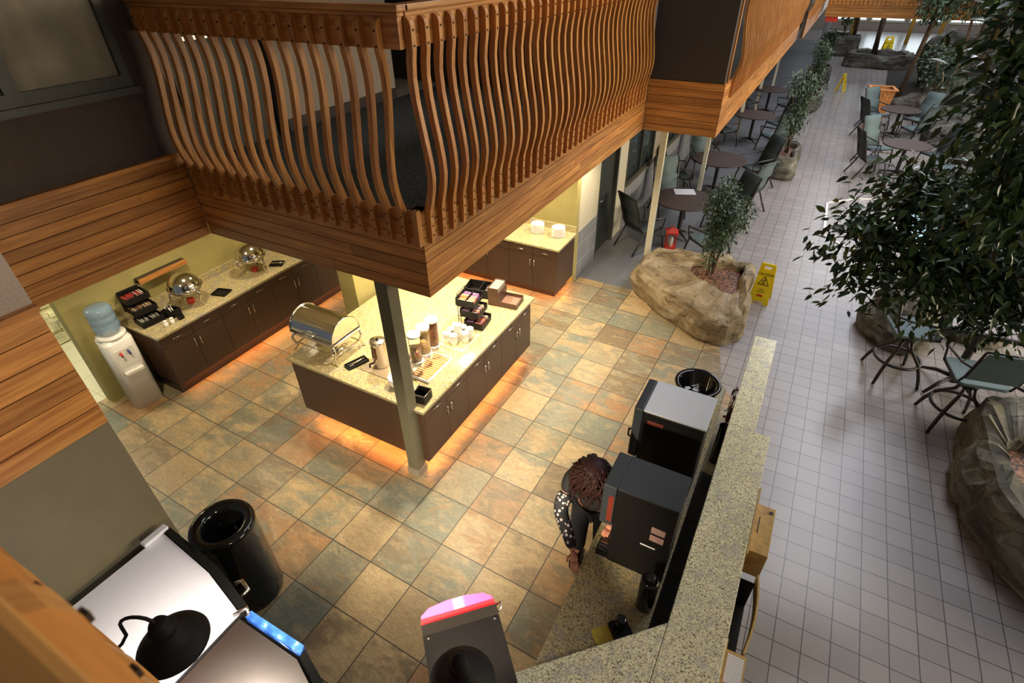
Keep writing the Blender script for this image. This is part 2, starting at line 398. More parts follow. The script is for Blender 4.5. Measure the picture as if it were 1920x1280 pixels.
fascia('trim_5','y',7.9,XC-.0,-1.20,-1,5,'oak board band below the brown panel of the jutting bay')
fascia('trim_6','x',-1.19,7.901,18.6,1,6,'oak board fascia of the far balcony over the walkway')
fascia('trim_7','x',-1.06,18.9,36,1,7,'oak board fascia of the farthest gallery')
fascia('trim_8','y',25.6,-.9,9,-1,8,'oak board fascia of the bridge across the atrium')
# caps on the solid bands
struct(MB().box(XL-.02,.83,3.081,XL+.03,YC-.03,3.115).build('trim_9','wy'),'oak cap strip over the left board band')
struct(MB().box(-3.05,-1.2,3.101,-3.0,.80,3.13).build('trim_10','wy'))

# slabs (kitchen ceiling / balcony floor)
carpet=plain('balcony_carpet',(.040,.045,.040),.95,nz=.3,scale=25)
struct(MB().box(-6.9,YC+.12,2.42,XC-.12,7.78,2.98).build('ceiling','creamp'),'cream ceiling over the breakfast area')
struct(MB().box(XL+.01,YC+.12,2.981,XC-.10,7.88,3.0).build('floor_balcony',carpet),'dark patterned carpet on the balcony')
struct(MB().box(-3.3,8.02,2.42,-1.30,36,2.98).build('ceiling_walkway','creamp'))
struct(MB().box(-3.3,8.02,2.981,-1.30,36,3.0).build('floor_gallery',carpet))
struct(MB().box(XL-3,.80,2.42,XL-.11,YC+.10,2.98).build('ceiling_left','creamp'))
struct(MB().box(-.9,25.72,2.42,9,27.4,2.98).build('ceiling_bridge','creamp'))
# unseen slab added overhead to keep the balcony in shade
struct(MB().box(-8.5,-3,5.6,-1.6,40,5.9).build('shade_slab','creamp'))
for i,(x,y) in enumerate(CANS):
    t=thing('recessed_light','round recessed ceiling light over the breakfast counters','ceiling light',(x,y,2.42),0,'recessed lights in the breakfast ceiling')
    MB().lathe([(.075,-.004),(.095,-.006),(.095,0),(.075,0)],n=24,cap=False).build('trim_ring','white',t)
    MB().lathe([(.074,-.001),(.074,0)],n=24).build('lens',emis('can_lens_%d'%i,(1,.8,.5),6),t)

# ------------------------------------------------------------------ balcony railing
def baluster_mesh(name):
    # local frame: +x is outward, z from 0 (bottom) to 1.36; thickness along y
    # centre-line offset (outward) and depth by height
    prof=[(0,.0,.034),(.05,.0,.040),(.20,.0,.044),(.25,.002,.048),(.31,.020,.048),(.38,.040,.044),(.46,.052,.042),(.55,.050,.040),(.66,.036,.040),(.80,.012,.040),(.94,-.008,.040),(1.06,-.016,.042),(1.14,-.012,.046),(1.21,.0,.046),(1.33,0,.048),(1.355,0,.040),(1.37,.004,.018)]
    m=MB(); w=.019; vs=[];fs=[]
    for z,o,d in prof:
        vs+=[(o,-w,z),(o+d,-w,z),(o+d,w,z),(o,w,z)]
    for i in range(len(prof)-1):
        a=i*4;b=a+4
        for k in range(4): fs.append((a+k,a+(k+1)%4,b+(k+1)%4,b+k))
    fs.append((3,2,1,0)); e=len(vs)-4; fs.append((e,e+1,e+2,e+3))
    m.add(vs,fs,0)
    for z,o in ((.06,.040),(.13,.042),(.20,.044),(1.23,.047),(1.31,.048)):
        m.lathe([(.0065,0),(.0065,.005),(.001,.006)],(o-.001,0,z),8,1,axis='x')
    me=bpy.data.meshes.new(name); me.from_pydata(m.v,[],m.f)
    me.materials.append(M['wz']); me.materials.append(M['bolt'])
    me.polygons.foreach_set('material_index',m.mi); me.update(); return me
BME=baluster_mesh('baluster')
def n_balusters(root,pts,rz):
    for x,y in pts:
        o=bpy.data.objects.new('baluster',BME); C.objects.link(o); o.parent=root; o.location=(x,y,2.79); o.rotation_euler=(0,0,rz)
def rail_x(root,axis,fixed,a0,a1,sgn):
    # rail fascia board + cap, on the inner side of the balusters
    m=MB(); lo,hi=sorted((fixed,fixed-sgn*.04)); mat='wy' if axis=='x' else 'wx'
    def bx(l,h,z0,z1,mb,e=0):
        (mb.box(l,a0-e,z0,h,a1,z1) if axis=='x' else mb.box(a0,l,z0,a1+e,h,z1))
    bx(lo,hi,4.005,4.164,m); m.build('rail_board',mat,root)
    m=MB(); l2,h2=sorted((fixed+sgn*.03,fixed-sgn*.07)); bx(l2,h2,4.1905,4.225,m,.03)
    l3,h3=sorted((fixed+sgn*.012,fixed-sgn*.05)); bx(l3,h3,4.165,4.19,m,.012)
    bevel(m.build('cap_rail',mat,root),.006)
r1=thing('balcony_railing','oak railing with curved balusters on the front of the corner balcony','railing',(0,0,0))
n_balusters(r1,[(-2.335-.133*k,YC) for k in range(18)],-PI/2); rail_x(r1,'y',YC,XL+.03,XC,-1)
MB().box(XC-.045,YC-.045,2.79,XC+.0,YC-.001,3.05).build('corner_stile','wz',r1)
r2=thing('balcony_railing','long oak railing with curved balusters running above the white pole to the brown bay','railing',(0,0,0))
n_balusters(r2,[(XC,2.775+.1365*k) for k in range(37)],0); rail_x(r2,'x',XC,YC+.072,7.88,1)
r3=thing('gallery_railing','far oak railing of close curved balusters beyond the brown bay','railing',(0,0,0))
n_balusters(r3,[(-1.19,8.35+.1365*k) for k in range(76)],0); rail_x(r3,'x',-1.19,8.2,18.6,1)
MB().box(-1.235,8.03,3.04,-1.19,8.09,4.3).build('end_post','wz',r3)
r4=thing('gallery_railing','farthest oak railing at the top centre beside the white column','railing',(0,0,0))
n_balusters(r4,[(-1.06,19.4+.1365*k) for k in range(98)],0); rail_x(r4,'x',-1.06,19.2,33,1)
r5=thing('bridge_railing','oak railing of the bridge crossing the atrium behind the trees','railing',(0,0,0))
n_balusters(r5,[(-.85+.1365*k,25.6) for k in range(50)],-PI/2); rail_x(r5,'y',25.6,-.9,7,-1)
# near railing beside the camera (out-of-focus at lower left)
r6=thing('near_railing','blurred oak railing with bolted balusters close to the camera at lower left','railing',(0,0,0))
NY=-.030
n_balusters(r6,[(-2.93+.1365*k,NY) for k in range(30)],PI/2); rail_x(r6,'y',NY,-3.0,1.3,1)
fascia('trim_11','y',NY,-3.0,1.3,1,11,'oak fascia of the balcony the camera looks down from')
struct(MB().box(-3.0,-1.2,2.42,1.3,NY-.11,2.98).build('ceiling_near','creamp'))
# bays and upper walls
def wall(name,x0,y0,z0,x1,y1,z1,mat,label=None): return struct(MB().box(x0,y0,z0,x1,y1,z1).build(name,mat),label)
struct(MB().box(-1.6,-3,5.6,5,-.15,5.9).build('shade_slab_near','creamp'))  # unseen slab added above to shade the near railing
wall('wall_bay',XC+.0,7.90,3.035,-1.21,8.02,5.6,'panel','dark brown panel of the jutting bay')
wall('wall_bay_far',-1.19,18.62,3.035,-1.05,19.1,5.6,'panel')
wall('wall_left_upper',XL-.14,.80,3.0,XL-.02,YC+.1,5.6,'brownwall','dark brown wall around the upper window')
wall('wall_left_upper_2',XL-.14,YC+.1,3.0,XL-.02,5.62,5.6,'greywall','grey wall behind the balcony balusters')
wall('wall_pier',-3.17,-1.2,3.0,-3.05,.80,5.6,'greywall','pale textured wall above the near pier boards')
wall('wall_back_upper',XL-3,6.6,3.0,-2.9,6.72,5.6,'panel')
wall('wall_back_upper_2',-3.0,6.72,3.0,-2.88,36,5.6,'brownwall')
wall('wall_recess_upper',XL-3,5.62,3.0,XL-2.9,6.6,5.6,'panel')
wall('wall_recess_side',XL-3,5.5,3.0,XL-.141,5.62,5.6,'panel')
struct(MB().box(XL-.019,3.85,3.0,XL,5.6,3.11).build('baseboard_balcony','darktrim'))
# upper left window
def win(): 
    x=XL-.02
    wn=struct(MB().build('window_1','dframe')) if False else None
    m=MB(); y0,y1,z0,z1=1.05,2.46,3.74,5.2
    for a,b,c,d in ((y0-.08,z0-.08,y1+.06,z0),(y0-.08,z1,y1+.06,z1+.08),(y0-.08,z0,y0,z1),(y1,z0,y1+.06,z1),(1.70,z0,1.79,z1)): m.box(x+.001,a,b,x+.05,c,d)
    m.box(x+.001,y0-.12,z0-.13,x+.08,y1+.1,z0-.081)
    o=struct(m.build('window_1','dframe'),'dark framed window in the upper left wall')
    m=MB()
    k=60; vs=[];fs=[]
    for i in range(k+1):
        yy=y0+(y1-y0)*i/k; xx=x+.014+.011*math.sin(i*1.15)
        vs+=[(xx,yy,z0),(xx,yy,z1)]
    for i in range(k): fs.append((2*i,2*i+2,2*i+3,2*i+1))
    m.add(vs,fs,0,True); c=m.build('curtain','curtain',o)
    g=MB().box(x+.030,y0,z0,x+.034,y1,z1).build('pane',plain('window_glass',(.06,.08,.08),.05,Alpha=.18),o)
win()
# doors on the balcony wall
m=MB(); x=XL-.02
m.box(x+.001,2.86,3.0,x+.03,3.72,5.3); d=struct(m.build('door_1','door'),'dark green door behind the balcony balusters')
MB().box(x+.031,3.0,3.9,x+.045,3.6,3.93).build('push_bar','silver',d)
MB().box(x+.001,3.74,3.0,x+.05,3.86,5.3).build('door_frame','gblack',d)
MB().box(x+.032,3.02,4.62,x+.04,3.16,4.66).build('door_plate','paper',d)

# ------------------------------------------------------------------ lower walls
wall('wall_kitchen_left',-6.86,1.92,0,-6.72,7.4,2.42,'olive','olive wall behind the left counter')
wall('wall_kitchen_back',-6.72,7.22,0,-2.87,7.36,2.42,'olive','olive wall behind the rear counter')
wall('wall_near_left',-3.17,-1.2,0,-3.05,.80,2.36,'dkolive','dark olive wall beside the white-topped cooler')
wall('wall_middle',-4.76,4.10,0,-4.50,5.25,2.42,'olive','olive column behind the island')
wall('wall_stone',-9.0,.9,0,-8.7,4.5,2.42,'white')
# stacked stone seen past the partition edge
m=MB(); rr=random.Random(5); z=0.02
while z<2.3:
    h=rr.uniform(.05,.11); y=.9
    while y<4.4:
        l=rr.uniform(.15,.5); m.box(-8.7,y,z,-8.66+rr.uniform(0,.05),y+l-.006,z+h-.006); y+=l
    z+=h
tag(struct(m.build('wall_stone_cladding',plain('pale_ledgestone',(.58,.53,.34),.7,nz=.25,scale=5))),None,None)
area('side_room_light',(-7.8,2.3,2.35),.8,45,(1,.96,.72),sy=2.5)
struct(MB().box(-6.719,2.3,0.01,-6.70,2.42,.09).build('baseboard_left','darktrim'))
struct(MB().box(-3.049,-1.2,0.01,-3.03,.80,.10).build('baseboard_near','darktrim'))
# walkway wall x=-2.86: end pilaster, door, masonry, windows
m=MB(); m.box(-3.05,7.36,0,-2.87,8.18,2.42); struct(m.build('wall_walkway','creamp'),'pale wall between breakfast area and door')
wall('wall_walkway_2',-3.0,9.12,0,-2.88,9.6,2.42,'creamp')
grey=sqtile('grey_block_wall',0,0,.4,(.23,.24,.27),(.27,.28,.31),(.38,.38,.40),.492,.6)
blk=N('painted_block'); 
bt=blk.add('ShaderNodeTexBrick'); blk.link(blk.map(blk.pos(),rot=(0,-PI/2,0),sca=(1,1,1)),bt.inputs[0])
sp=blk.add('ShaderNodeSeparateXYZ'); blk.link(blk.pos(),sp.inputs[0]); cb=blk.add('ShaderNodeCombineXYZ'); blk.link(sp.outputs[1],cb.inputs[0]); blk.link(sp.outputs[2],cb.inputs[1]); blk.link(cb.outputs[0],bt.inputs[0])
bt.inputs['Color1'].default_value=(.20,.21,.24,1); bt.inputs['Color2'].default_value=(.22,.23,.26,1); bt.inputs['Mortar'].default_value=(.42,.42,.44,1); bt.inputs['Scale'].default_value=1; bt.inputs['Brick Width'].default_value=.6; bt.inputs['Row Height'].default_value=.3; bt.inputs['Mortar Size'].default_value=.006
blk.col(bt.outputs[0]); M['block']=blk.set(.7)
wall('wall_walkway_block',-3.0,9.6,0,-2.86,36,.85,'block','grey block wall below the walkway windows')
struct(MB().box(-3.0,7.37,.012,-2.862,8.17,.85).build('wall_walkway_base','block'))
wall('wall_walkway_head',-3.0,9.6,2.2,-2.86,36,2.42,'creamp')
M['winglass']=plain('dark_window_glass',(.035,.045,.05),.06,nz=.2,scale=3,spec=.6)
k=0
for y0 in np.arange(9.6,35,2.6):
    k+=1
    m=MB(); y1=y0+1.75
    for a,b,c,d_ in ((y0,.86,y1,.93),(y0,2.12,y1,2.2),(y0,.93,y0+.07,2.12),(y1-.07,.93,y1,2.12),(y0+.84,.93,y0+.91,2.12)): m.box(-2.96,a,b,-2.87,c,d_)
    o=struct(m.build('window_%d'%(k+1),'dframe'),'dark framed walkway window')
    MB().box(-2.93,y0+.07,.93,-2.925,y1-.07,2.12).build('pane','winglass',o)
    MB().box(-3.0,y0,.851,-2.82,y1,.859).build('sill','greywall',o)
    wall('wall_window_pier_%d'%k,-3.0,y1,.86,-2.88,y0+2.6,2.2,'greywall')
wall('wall_room_behind',-3.4,9.6,.0,-3.3,36,2.4,'panel')
d=struct(MB().box(-3.0,8.24,.01,-2.94,9.06,2.3).build('door_2','door'),'dark door in the walkway wall')
m=MB(); m.box(-3.02,8.18,.01,-2.87,8.24,2.36); m.box(-3.02,9.06,.01,-2.87,9.12,2.36); m.box(-3.02,8.24,2.3,-2.87,9.06,2.36); m.build('door_frame','dframe',d)
m=MB(); m.lathe([(.03,0),(.03,.012)],(-2.94,8.36,1.0),12,axis='x'); m.tube([(-2.93,8.36,1.0),(-2.885,8.36,1.0),(-2.88,8.48,1.0)],.011); m.box(-2.94,8.335,1.1,-2.915,8.385,1.2); m.build('door_handle','silver',d)
# far end wall with lit windows, right-hand boundary
wall('wall_far',-3.2,46,0,14,46.3,7,'greywall','far grey wall of the pool hall')
wall('wall_right',14,-3,0,14.2,46,7,'brownwall','right boundary wall of the atrium')
for i in range(7):
    x0=-1+i*2.1
    o=struct(MB().box(x0,45.93,.5,x0+1.9,45.99,.62).box(x0,45.93,2.9,x0+1.9,45.99,3.0).box(x0,45.93,.62,x0+.08,45.99,2.9).box(x0+1.82,45.93,.62,x0+1.9,45.99,2.9).build('window_%d'%(20+i),'creamp'),'bright far window of the pool hall')
    MB().box(x0+.08,45.95,.62,x0+1.82,45.97,2.9).build('pane',emis('daylit_pane_%d'%i,(.82,.95,1),2.2),o)

# ------------------------------------------------------------------ posts
def post(x0,y0,x1,y1,z1,mat,label,base=True,z0=.004,name='support_post'):
    t=thing(name,label,'post',((x0+x1)/2,(y0+y1)/2,z0)); cx,cy=(x0+x1)/2,(y0+y1)/2
    o=MB().box(x0-cx,y0-cy,0,x1-cx,y1-cy,z1-z0).build('shaft',mat,t); bevel(o,.004)
    if base: MB().box(x0-cx-.008,y0-cy-.008,.001,x1-cx+.008,y1-cy+.008,.10).build('base_trim','basetrim',t)
    return t
post(-2.80,2.755,-2.67,2.885,2.415,'postp','square olive-grey post standing at the near corner of the island')
post(-2.06,8.46,-1.97,8.55,2.415,'creamp','cream square post rising from the tan rock planter',False,0)
post(-1.945,11.86,-1.865,11.94,2.415,'creamp','slim pale post between the two nearest walkway tables',False,0)
for y,l in ((17.03,'slim grey post beyond the second rock planter'),(20.52,'slim grey post in front of the blue garment'),(24.8,'farthest slim grey post under the walkway')):
    post(-2.03,y-.04,-1.95,y+.04,2.415,'creamp',l,False,0)
t=thing('column','tall white column at the far end of the galleries','column',(-1.05,37.7,-.004)); MB().lathe([(.16,0),(.16,7)],n=20).build('shaft','white',t)

# ------------------------------------------------------------------ cabinets
def handle_h(p,parent,x,y,z,L=.11,along='y',name='drawer_pull'):
    m=MB(); r=.0055
    if along=='y': m.tube([(x,y-L/2,z),(x+p*.028,y-L/2,z),(x+p*.028,y+L/2,z),(x,y+L/2,z)],r,6)
    elif along=='x': m.tube([(x-L/2,y,z),(x-L/2,y+p*.028,z),(x+L/2,y+p*.028,z),(x+L/2,y,z)],r,6)
    return m.build(name,'silver',parent)
def handle_v(p,parent,x,y,z,L=.11,face='x'):
    m=MB(); r=.0055
    if face=='x': m.tube([(x,y,z-L/2),(x+p*.028,y,z-L/2),(x+p*.028,y,z+L/2),(x,y,z+L/2)],r,6)
    else: m.tube([(x,y,z-L/2),(x,y+p*.028,z-L/2),(x,y+p*.028,z+L/2),(x,y,z+L/2)],r,6)
    return m.build('handle','silver',parent)
def cabinet_x(x,depth,y0,y1,sgn,label,group,z0=.17,z1=.875,wide_drawer=False):
    """cabinet whose doors face sgn*x at plane x"""
    t=thing('base_cabinet',label,'cabinet',(x-sgn*depth/2,(y0+y1)/2,z0),0,group); ox,oy=-t.location.x,-t.location.y
    lo,hi=sorted((x-sgn*.02,x-sgn*depth)); g=.0025
    MB().box(lo+ox,y0+oy+.001,0,hi+ox,y1+oy-.001,z1-z0).build('body','cab',t)
    lo,hi=sorted((x-sgn*.019,x)); ym=(y0+y1)/2; zd=z1-z0-.15
    for a,b in ((y0,ym),(ym,y1)):
        d=MB().box(lo+ox,a+oy+g,.004,hi+ox,b+oy-g,zd-g).build('door','cab',t)
        yy=ym-.035 if b==ym else ym+.035; handle_v(sgn,d,x+ox,yy+oy,zd-.12)
        d=MB().box(lo+ox,a+oy+g,zd+g,hi+ox,b+oy-g,z1-z0-.004).build('drawer','cab',t)
        handle_h(sgn,d,x+ox,(a+b)/2+oy,zd+.075)
    return t
def cabinet_y(y,depth,x0,x1,label,group,z0=.17,z1=.875):
    t=thing('base_cabinet',label,'cabinet',((x0+x1)/2,y+depth/2,z0),0,group); ox,oy=-t.location.x,-t.location.y; g=.0025
    MB().box(x0+ox+.001,y+.02+oy,0,x1+ox-.001,y+depth+oy,z1-z0).build('body','cab',t)
    xm=(x0+x1)/2; zd=z1-z0-.15
    for a,b in ((x0,xm),(xm,x1)):
        d=MB().box(a+ox+g,y+oy,.004,b+ox-g,y+.019+oy,zd-g).build('door','cab',t)
        xx=xm-.035 if b==xm else xm+.035; handle_v(-1,d,xx+ox,y+oy,zd-.12,face='y')
        d=MB().box(a+ox+g,y+oy,zd+g,b+ox-g,y+.019+oy,z1-z0-.004).build('drawer','cab',t)
        handle_h(-1,d,(a+b)/2+ox,y+oy,zd+.075,along='x')
    return t
IX0,IX1,IY0,IY1=-4.40,-2.56,2.83,5.21
ys=np.linspace(2.885,5.17,5)
order=['nearest','second','third','farthest']
for i in range(3):
    a=2.885+i*.761; cabinet_x(-2.60,.85,a,a+.761,1,['dark brown island cabinet nearest the square post','dark brown island cabinet in the middle of the door side','dark brown island cabinet at the far end under the brown box'][i],'island cabinets',z0=.17)
o=MB().box(IX0+.05,2.885,.17,-3.452,5.165,.875).box(IX0+.03,IY0+.035,.17,-2.602,2.883,.875).build('island_end_cabinet','cab'); tag(o,'dark brown panelled body of the island, facing the camera','cabinet')
o=MB().box(IX0+.25,3.02,.004,-2.80,5.0,.169).build('island_plinth','darktrim'); tag(o,'recessed plinth under the island with an orange glow','plinth')
o=MB().box(IX0,IY0,.8755,IX1,IY1,.91).build('island_countertop','gran'); bevel(o,.006); tag(o,'speckled gold granite top of the breakfast island','countertop')
# orange toe-kick strips (real LED strips under the cabinets)
OR=(1,.33,.08)
def led(x,y,lx,ly,p,rot=(0,0,0)):
    a=area('toe_kick_strip',(x,y,.162),lx,p,OR,rot,sy=ly)
led(-2.70,4.02,.03,2.2,7); led(-3.45,2.93,1.6,.03,6)
# left counter
LX=-6.04
for i in range(4):
    a=2.42+i*.80; cabinet_x(LX,.60,a,a+.80,1,['dark brown wall cabinet beside the water cooler','dark brown wall cabinet below the nearer round chafing dish','dark brown wall cabinet below the farther round chafing dish','dark brown wall cabinet half hidden at the balcony edge'][i],'cabinets of the left counter')
o=MB().box(-6.60,2.44,.004,-6.12,5.6,.169).build('counter_plinth','darktrim'); tag(o,'recessed plinth under the left counter','plinth')
o=MB().box(-6.715,2.39,.8755,-6.0,5.64,.91).build('left_countertop','gran'); bevel(o,.006); tag(o,'long granite countertop along the olive left wall','countertop')
o=MB().box(-6.715,2.39,.911,-6.69,5.64,1.01).build('backsplash','gran'); tag(o,'low granite backsplash on the left wall','backsplash')
led(-6.09,4.0,.03,3.0,5)
# rear counter
for i in range(3):
    b=-2.86-i*.82; cabinet_y(6.56,.62,b-.82,b,['dark brown rear cabinet at the right end by the door','dark brown rear cabinet second from the right end','dark brown rear cabinet mostly behind the balcony'][i],'rear counter cabinets')
o=MB().box(-5.3,6.70,.004,-2.95,7.17,.169).build('rear_plinth','darktrim'); tag(o,'recessed plinth under the rear counter','plinth')
o=MB().box(-5.32,6.53,.8755,-2.83,7.215,.91).build('rear_countertop','gran'); bevel(o,.006); tag(o,'granite top of the rear counter carrying the plate stacks','countertop')
o=MB().box(-5.32,7.19,.911,-2.84,7.215,1.01).build('rear_backsplash','gran'); tag(o,'low granite backsplash behind the plate stacks','backsplash')
led(-4.0,6.62,2.2,.03,5); led(-2.90,6.9,.03,.5,1.2)

# ------------------------------------------------------------------ bar with raised ledge
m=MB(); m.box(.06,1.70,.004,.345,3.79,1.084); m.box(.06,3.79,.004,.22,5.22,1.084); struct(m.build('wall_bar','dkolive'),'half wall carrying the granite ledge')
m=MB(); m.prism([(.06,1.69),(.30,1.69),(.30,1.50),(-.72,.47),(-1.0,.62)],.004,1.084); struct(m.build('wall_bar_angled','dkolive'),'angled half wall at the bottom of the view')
m=MB(); m.box(.02,3.80,1.085,.235,5.28,1.12); m.box(.02,1.0,1.085,.36,3.799,1.12)
o=m.build('ledge_top','gran2'); bevel(o,.005); tag(o,'long pale granite ledge between breakfast area and walkway','ledge')
m=MB(); m.prism([(.018,1.868),(.018,1.47),(-1.02,.43),(-1.42,.43)],1.085,1.12)
o=m.build('ledge_top','gran2'); bevel(o,.005); tag(o,'pale granite ledge branch angled towards the red-fronted dispenser','ledge')
o=MB().prism([(-.63,1.20),(-.08,1.75),(-.08,4.25),(-.63,4.25)],.875,.91).build('service_countertop','gran'); tag(o,'lower speckled granite counter under the two black drink machines','countertop')
o=MB().prism([(-.60,1.26),(-.10,1.76),(-.10,4.22),(-.60,4.22)],.004,.874).build('service_cabinet','cab'); tag(o,'brown cabinet under the drink machine counter','cabinet')

# ------------------------------------------------------------------ drink machines on the lower counter
t=thing('drink_dispenser','black drink machine with a pale grey top, behind the other one','drink machine',(-.36,3.18,.91))
M1=t
o=MB().box(-.20,-.185,.02,.25,.185,.775).build('housing','black',t); bevel(o,.012)
o=MB().box(-.20,-.19,.776,.255,.19,.79).build('top_panel','mgrey',t); bevel(o,.003)
o=MB().box(-.27,-.19,.28,-.201,.19,.79).build('front_door','slategrey',t); bevel(o,.012)
MB().box(-.26,-.17,.0,-.201,.17,.07).build('drip_tray','steel2',t)
MB().tube([(-.271,-.12,.50),(-.30,-.12,.49),(-.30,-.12,.42),(-.271,-.12,.41)],.008).build('lever','black',t)
MB().box(-.16,-.186,.66,-.04,-.1855,.70).build('label',plain('dull_red_label',(.15,.03,.02),.5),t)
for a in ((-.18,-.16),(.23,-.16),(-.18,.16),(.23,.16)): MB().lathe([(.015,0),(.015,.021)],(a[0],a[1],0),10).build('foot','black',t)
t=thing('coffee_machine','dark drink machine with slotted drip tray in front of the long-haired person','drink machine',(-.335,2.37,.91))
o=MB().box(-.155,-.15,.0,.24,.15,.785).build('housing','black',t); bevel(o,.008)
o=MB().box(-.245,-.155,.40,-.156,.155,.79).build('front_door','slategrey',t); bevel(o,.008)
o=MB().box(-.155,-.15,.786,.24,.15,.792).build('top_panel','slategrey',t)
MB().box(-.2,-.156,.44,-.165,-.1555,.70).build('side_panel',plain('red_side_panel',(.16,.022,.010),.5),t)  # flat dull red panel on the near side of the machine
tr=MB().box(-.245,-.14,0,-.156,.14,.045).build('drip_tray','black',t)
m=MB()
for i in range(9): m.box(-.235,-.12+i*.028,.0455,-.165,-.107+i*.028,.050)
m.build('grille','silver',tr)
MB().box(.10,-.1515,.50,.19,-.1503,.56).box(.10,-.1515,.42,.19,-.1503,.48).build('label',plain('pink_grey_label',(.32,.20,.17),.6),t)
MB().box(.05,-.1515,.34,.15,-.1503,.352).build('name_strip','white',t)
t=thing('airpot','small black server with a yellow label on the lower counter','coffee server',(-.24,1.78,.911),PI/4)
o=MB().box(-.06,-.07,0,.06,.05,.07).build('body','black',t); bevel(o,.01)
MB().box(-.17,-.05,0,-.061,.05,.03).build('card',plain('yellow_card',(.65,.50,.05),.5),t)
MB().lathe([(.03,.07),(.034,.08),(.034,.16),(.02,.17)],(0,0,0),14).build('pump','gblack',t)
t=thing('black_canister','tall black canister standing by the bar wall on the lower counter','canister',(-.15,2.02,.911))
MB().lathe([(.055,0),(.058,.01),(.058,.30),(.05,.32)],n=20).build('body','gblack',t); MB().lathe([(.03,.32),(.03,.35),(.02,.36)],n=14).build('lid','black',t)
t=thing('dried_plant','tall dried brown leafy stems in a dark pot between the bar wall and the machines','plant',(-.0,4.42,.004))
MB().lathe([(.05,0),(.06,.02),(.05,.5),(.055,.52),(.045,.50),(.01,.48)],n=20).build('pot','gblack',t)
m=MB(); rr=random.Random(8)
for k in range(9):
    a=rr.uniform(0,2*PI); q=rr.uniform(.01,.05); hh=rr.uniform(.8,1.12); m.tube([(0,0,.48),(q*math.cos(a)*.5,q*math.sin(a),.75),(q*math.cos(a)*.8,q*2*math.sin(a),hh)],[.004,.004,.002],5)
    for j in range(5):
        z=.6+.1*j; c=Vector((q*math.cos(a)*.6,q*math.sin(a)*1.4,z)); d=Vector((rr.uniform(-.03,.03),rr.uniform(-.06,.06),rr.uniform(-.07,.05))); w_=Vector((.012,.012,.01))
        m.add([c,c+d*.5+w_,c+d,c+d*.5-w_],[(0,1,2,3)])
m.build('dried_leaves',plain('dried_leaf_brown',(.20,.10,.04),.7,nz=.25),t)
# waste bin at the end of the lower counter
t=thing('waste_bin','black round waste bin with a white liner behind the grey-topped machine','bin',(-.37,4.62,.004))
MB().lathe([(.17,0),(.19,.02),(.215,.78),(.235,.80),(.225,.815),(.18,.80),(.165,.45),(.01,.44)],n=32).build('body','gblack',t)
m=MB(); rr=random.Random(3)
for i in range(9):
    a=rr.uniform(0,2*PI); r=rr.uniform(.02,.10); q=.05
    c=Vector((r*math.cos(a),r*math.sin(a),.60+rr.uniform(0,.1)))
    vs=[c+Vector((rr.uniform(-q,q),rr.uniform(-q,q),rr.uniform(-.02,.06))) for _ in range(5)]
    m.add(vs,[(0,1,2),(0,2,3),(0,3,4),(0,4,1),(1,2,3,4)])
tag(m.build('crumpled_napkins','paper',None,(-.37,4.62,.0)),'crumpled white paper in the black waste bin','napkin',kind='stuff')
t=thing('bin','large glossy black open-topped litter bin at lower left','bin',(-3.13,1.13,.004))
t.location=(-3.20,1.10,.004)
MB().lathe([(.215,0),(.23,.02),(.23,.05),(.235,.86),(.24,.90),(.225,.93),(.19,.935),(.15,.91),(.14,.88),(.135,.5),(.01,.48)],n=40).build('body','gblack',t)

# ------------------------------------------------------------------ big coolers at lower left
t=thing('milk_cooler','white-topped cooler with black front edge against the dark olive wall','cooler',(0,0,0))
W=[(-2.97,-.25),(-2.97,.73),(-2.44,.69),(-2.085,.615),(-2.085,-.25)]
o=MB().prism(W,.06,1.47).build('housing','black',t)
o=MB().prism([(-2.965,-.25),(-2.94,.70),(-2.45,.66),(-2.10,.585),(-2.10,-.25)],1.471,1.50).build('top','wtop',t)
m=MB(); m.prism([(-2.94,.705),(-2.94,.745),(-2.42,.71),(-2.06,.63),(-2.10,.59),(-2.45,.665)],1.40,1.515); m.build('front_trim','gblack',t)
m=MB(); m.box(-2.985,.58,1.501,-2.93,.74,1.53); bevel(m.build('corner_cap','wtop',t),.01)
m=MB(); m.tube([(-2.30,.70,1.44),(-2.28,.735,1.44),(-2.20,.715,1.44),(-2.20,.67,1.44)],.012); m.build('handle','silver',t)
m=MB()
for x,y in ((-2.9,-.2),(-2.9,.6),(-2.15,-.2),(-2.15,.5)): m.lathe([(.03,.004),(.03,.061)],(x,y,0),10)
m.build('feet','black',t)
t=thing('juice_cooler','stainless-topped drink machine with a blue picture strip on its front edge','drink machine',(0,0,0))
o=MB().prism([(-2.08,-.25),(-2.08,.58),(-1.62,.58),(-1.40,.50),(-1.40,-.25)],.06,1.46).build('housing','gblack',t)
o=MB().prism([(-2.07,-.25),(-2.07,.565),(-1.63,.565),(-1.43,.49),(-1.43,-.25)],1.461,1.485).build('top','steel',t)
n=N('blue_sky_strip'); f=n.noise(n.pos(),14,5,.6); n.col(n.ramp(f,[(.42,(.015,.06,.30)),(.6,(.04,.14,.48)),(.72,(.40,.50,.68))])); n.set(.3)
m=MB(); m.prism([(-2.04,.585),(-2.04,.625),(-1.64,.63),(-1.62,.59)],1.38,1.50); m.build('picture_strip',n.m,t)
m=MB(); m.prism([(-1.62,.58),(-1.62,.62),(-1.37,.53),(-1.37,-.25),(-1.41,-.25),(-1.41,.50)],1.40,1.50); m.build('front_trim','gblack',t)
m=MB(); m.tube([(-2.10,.56,1.51),(-2.06,.62,1.52),(-2.03,.60,1.50)],.012); m.tube([(-1.44,.5,1.49),(-1.41,.45,1.52),(-1.44,.4,1.49)],.01); m.build('clips','silver',t)
m=MB()
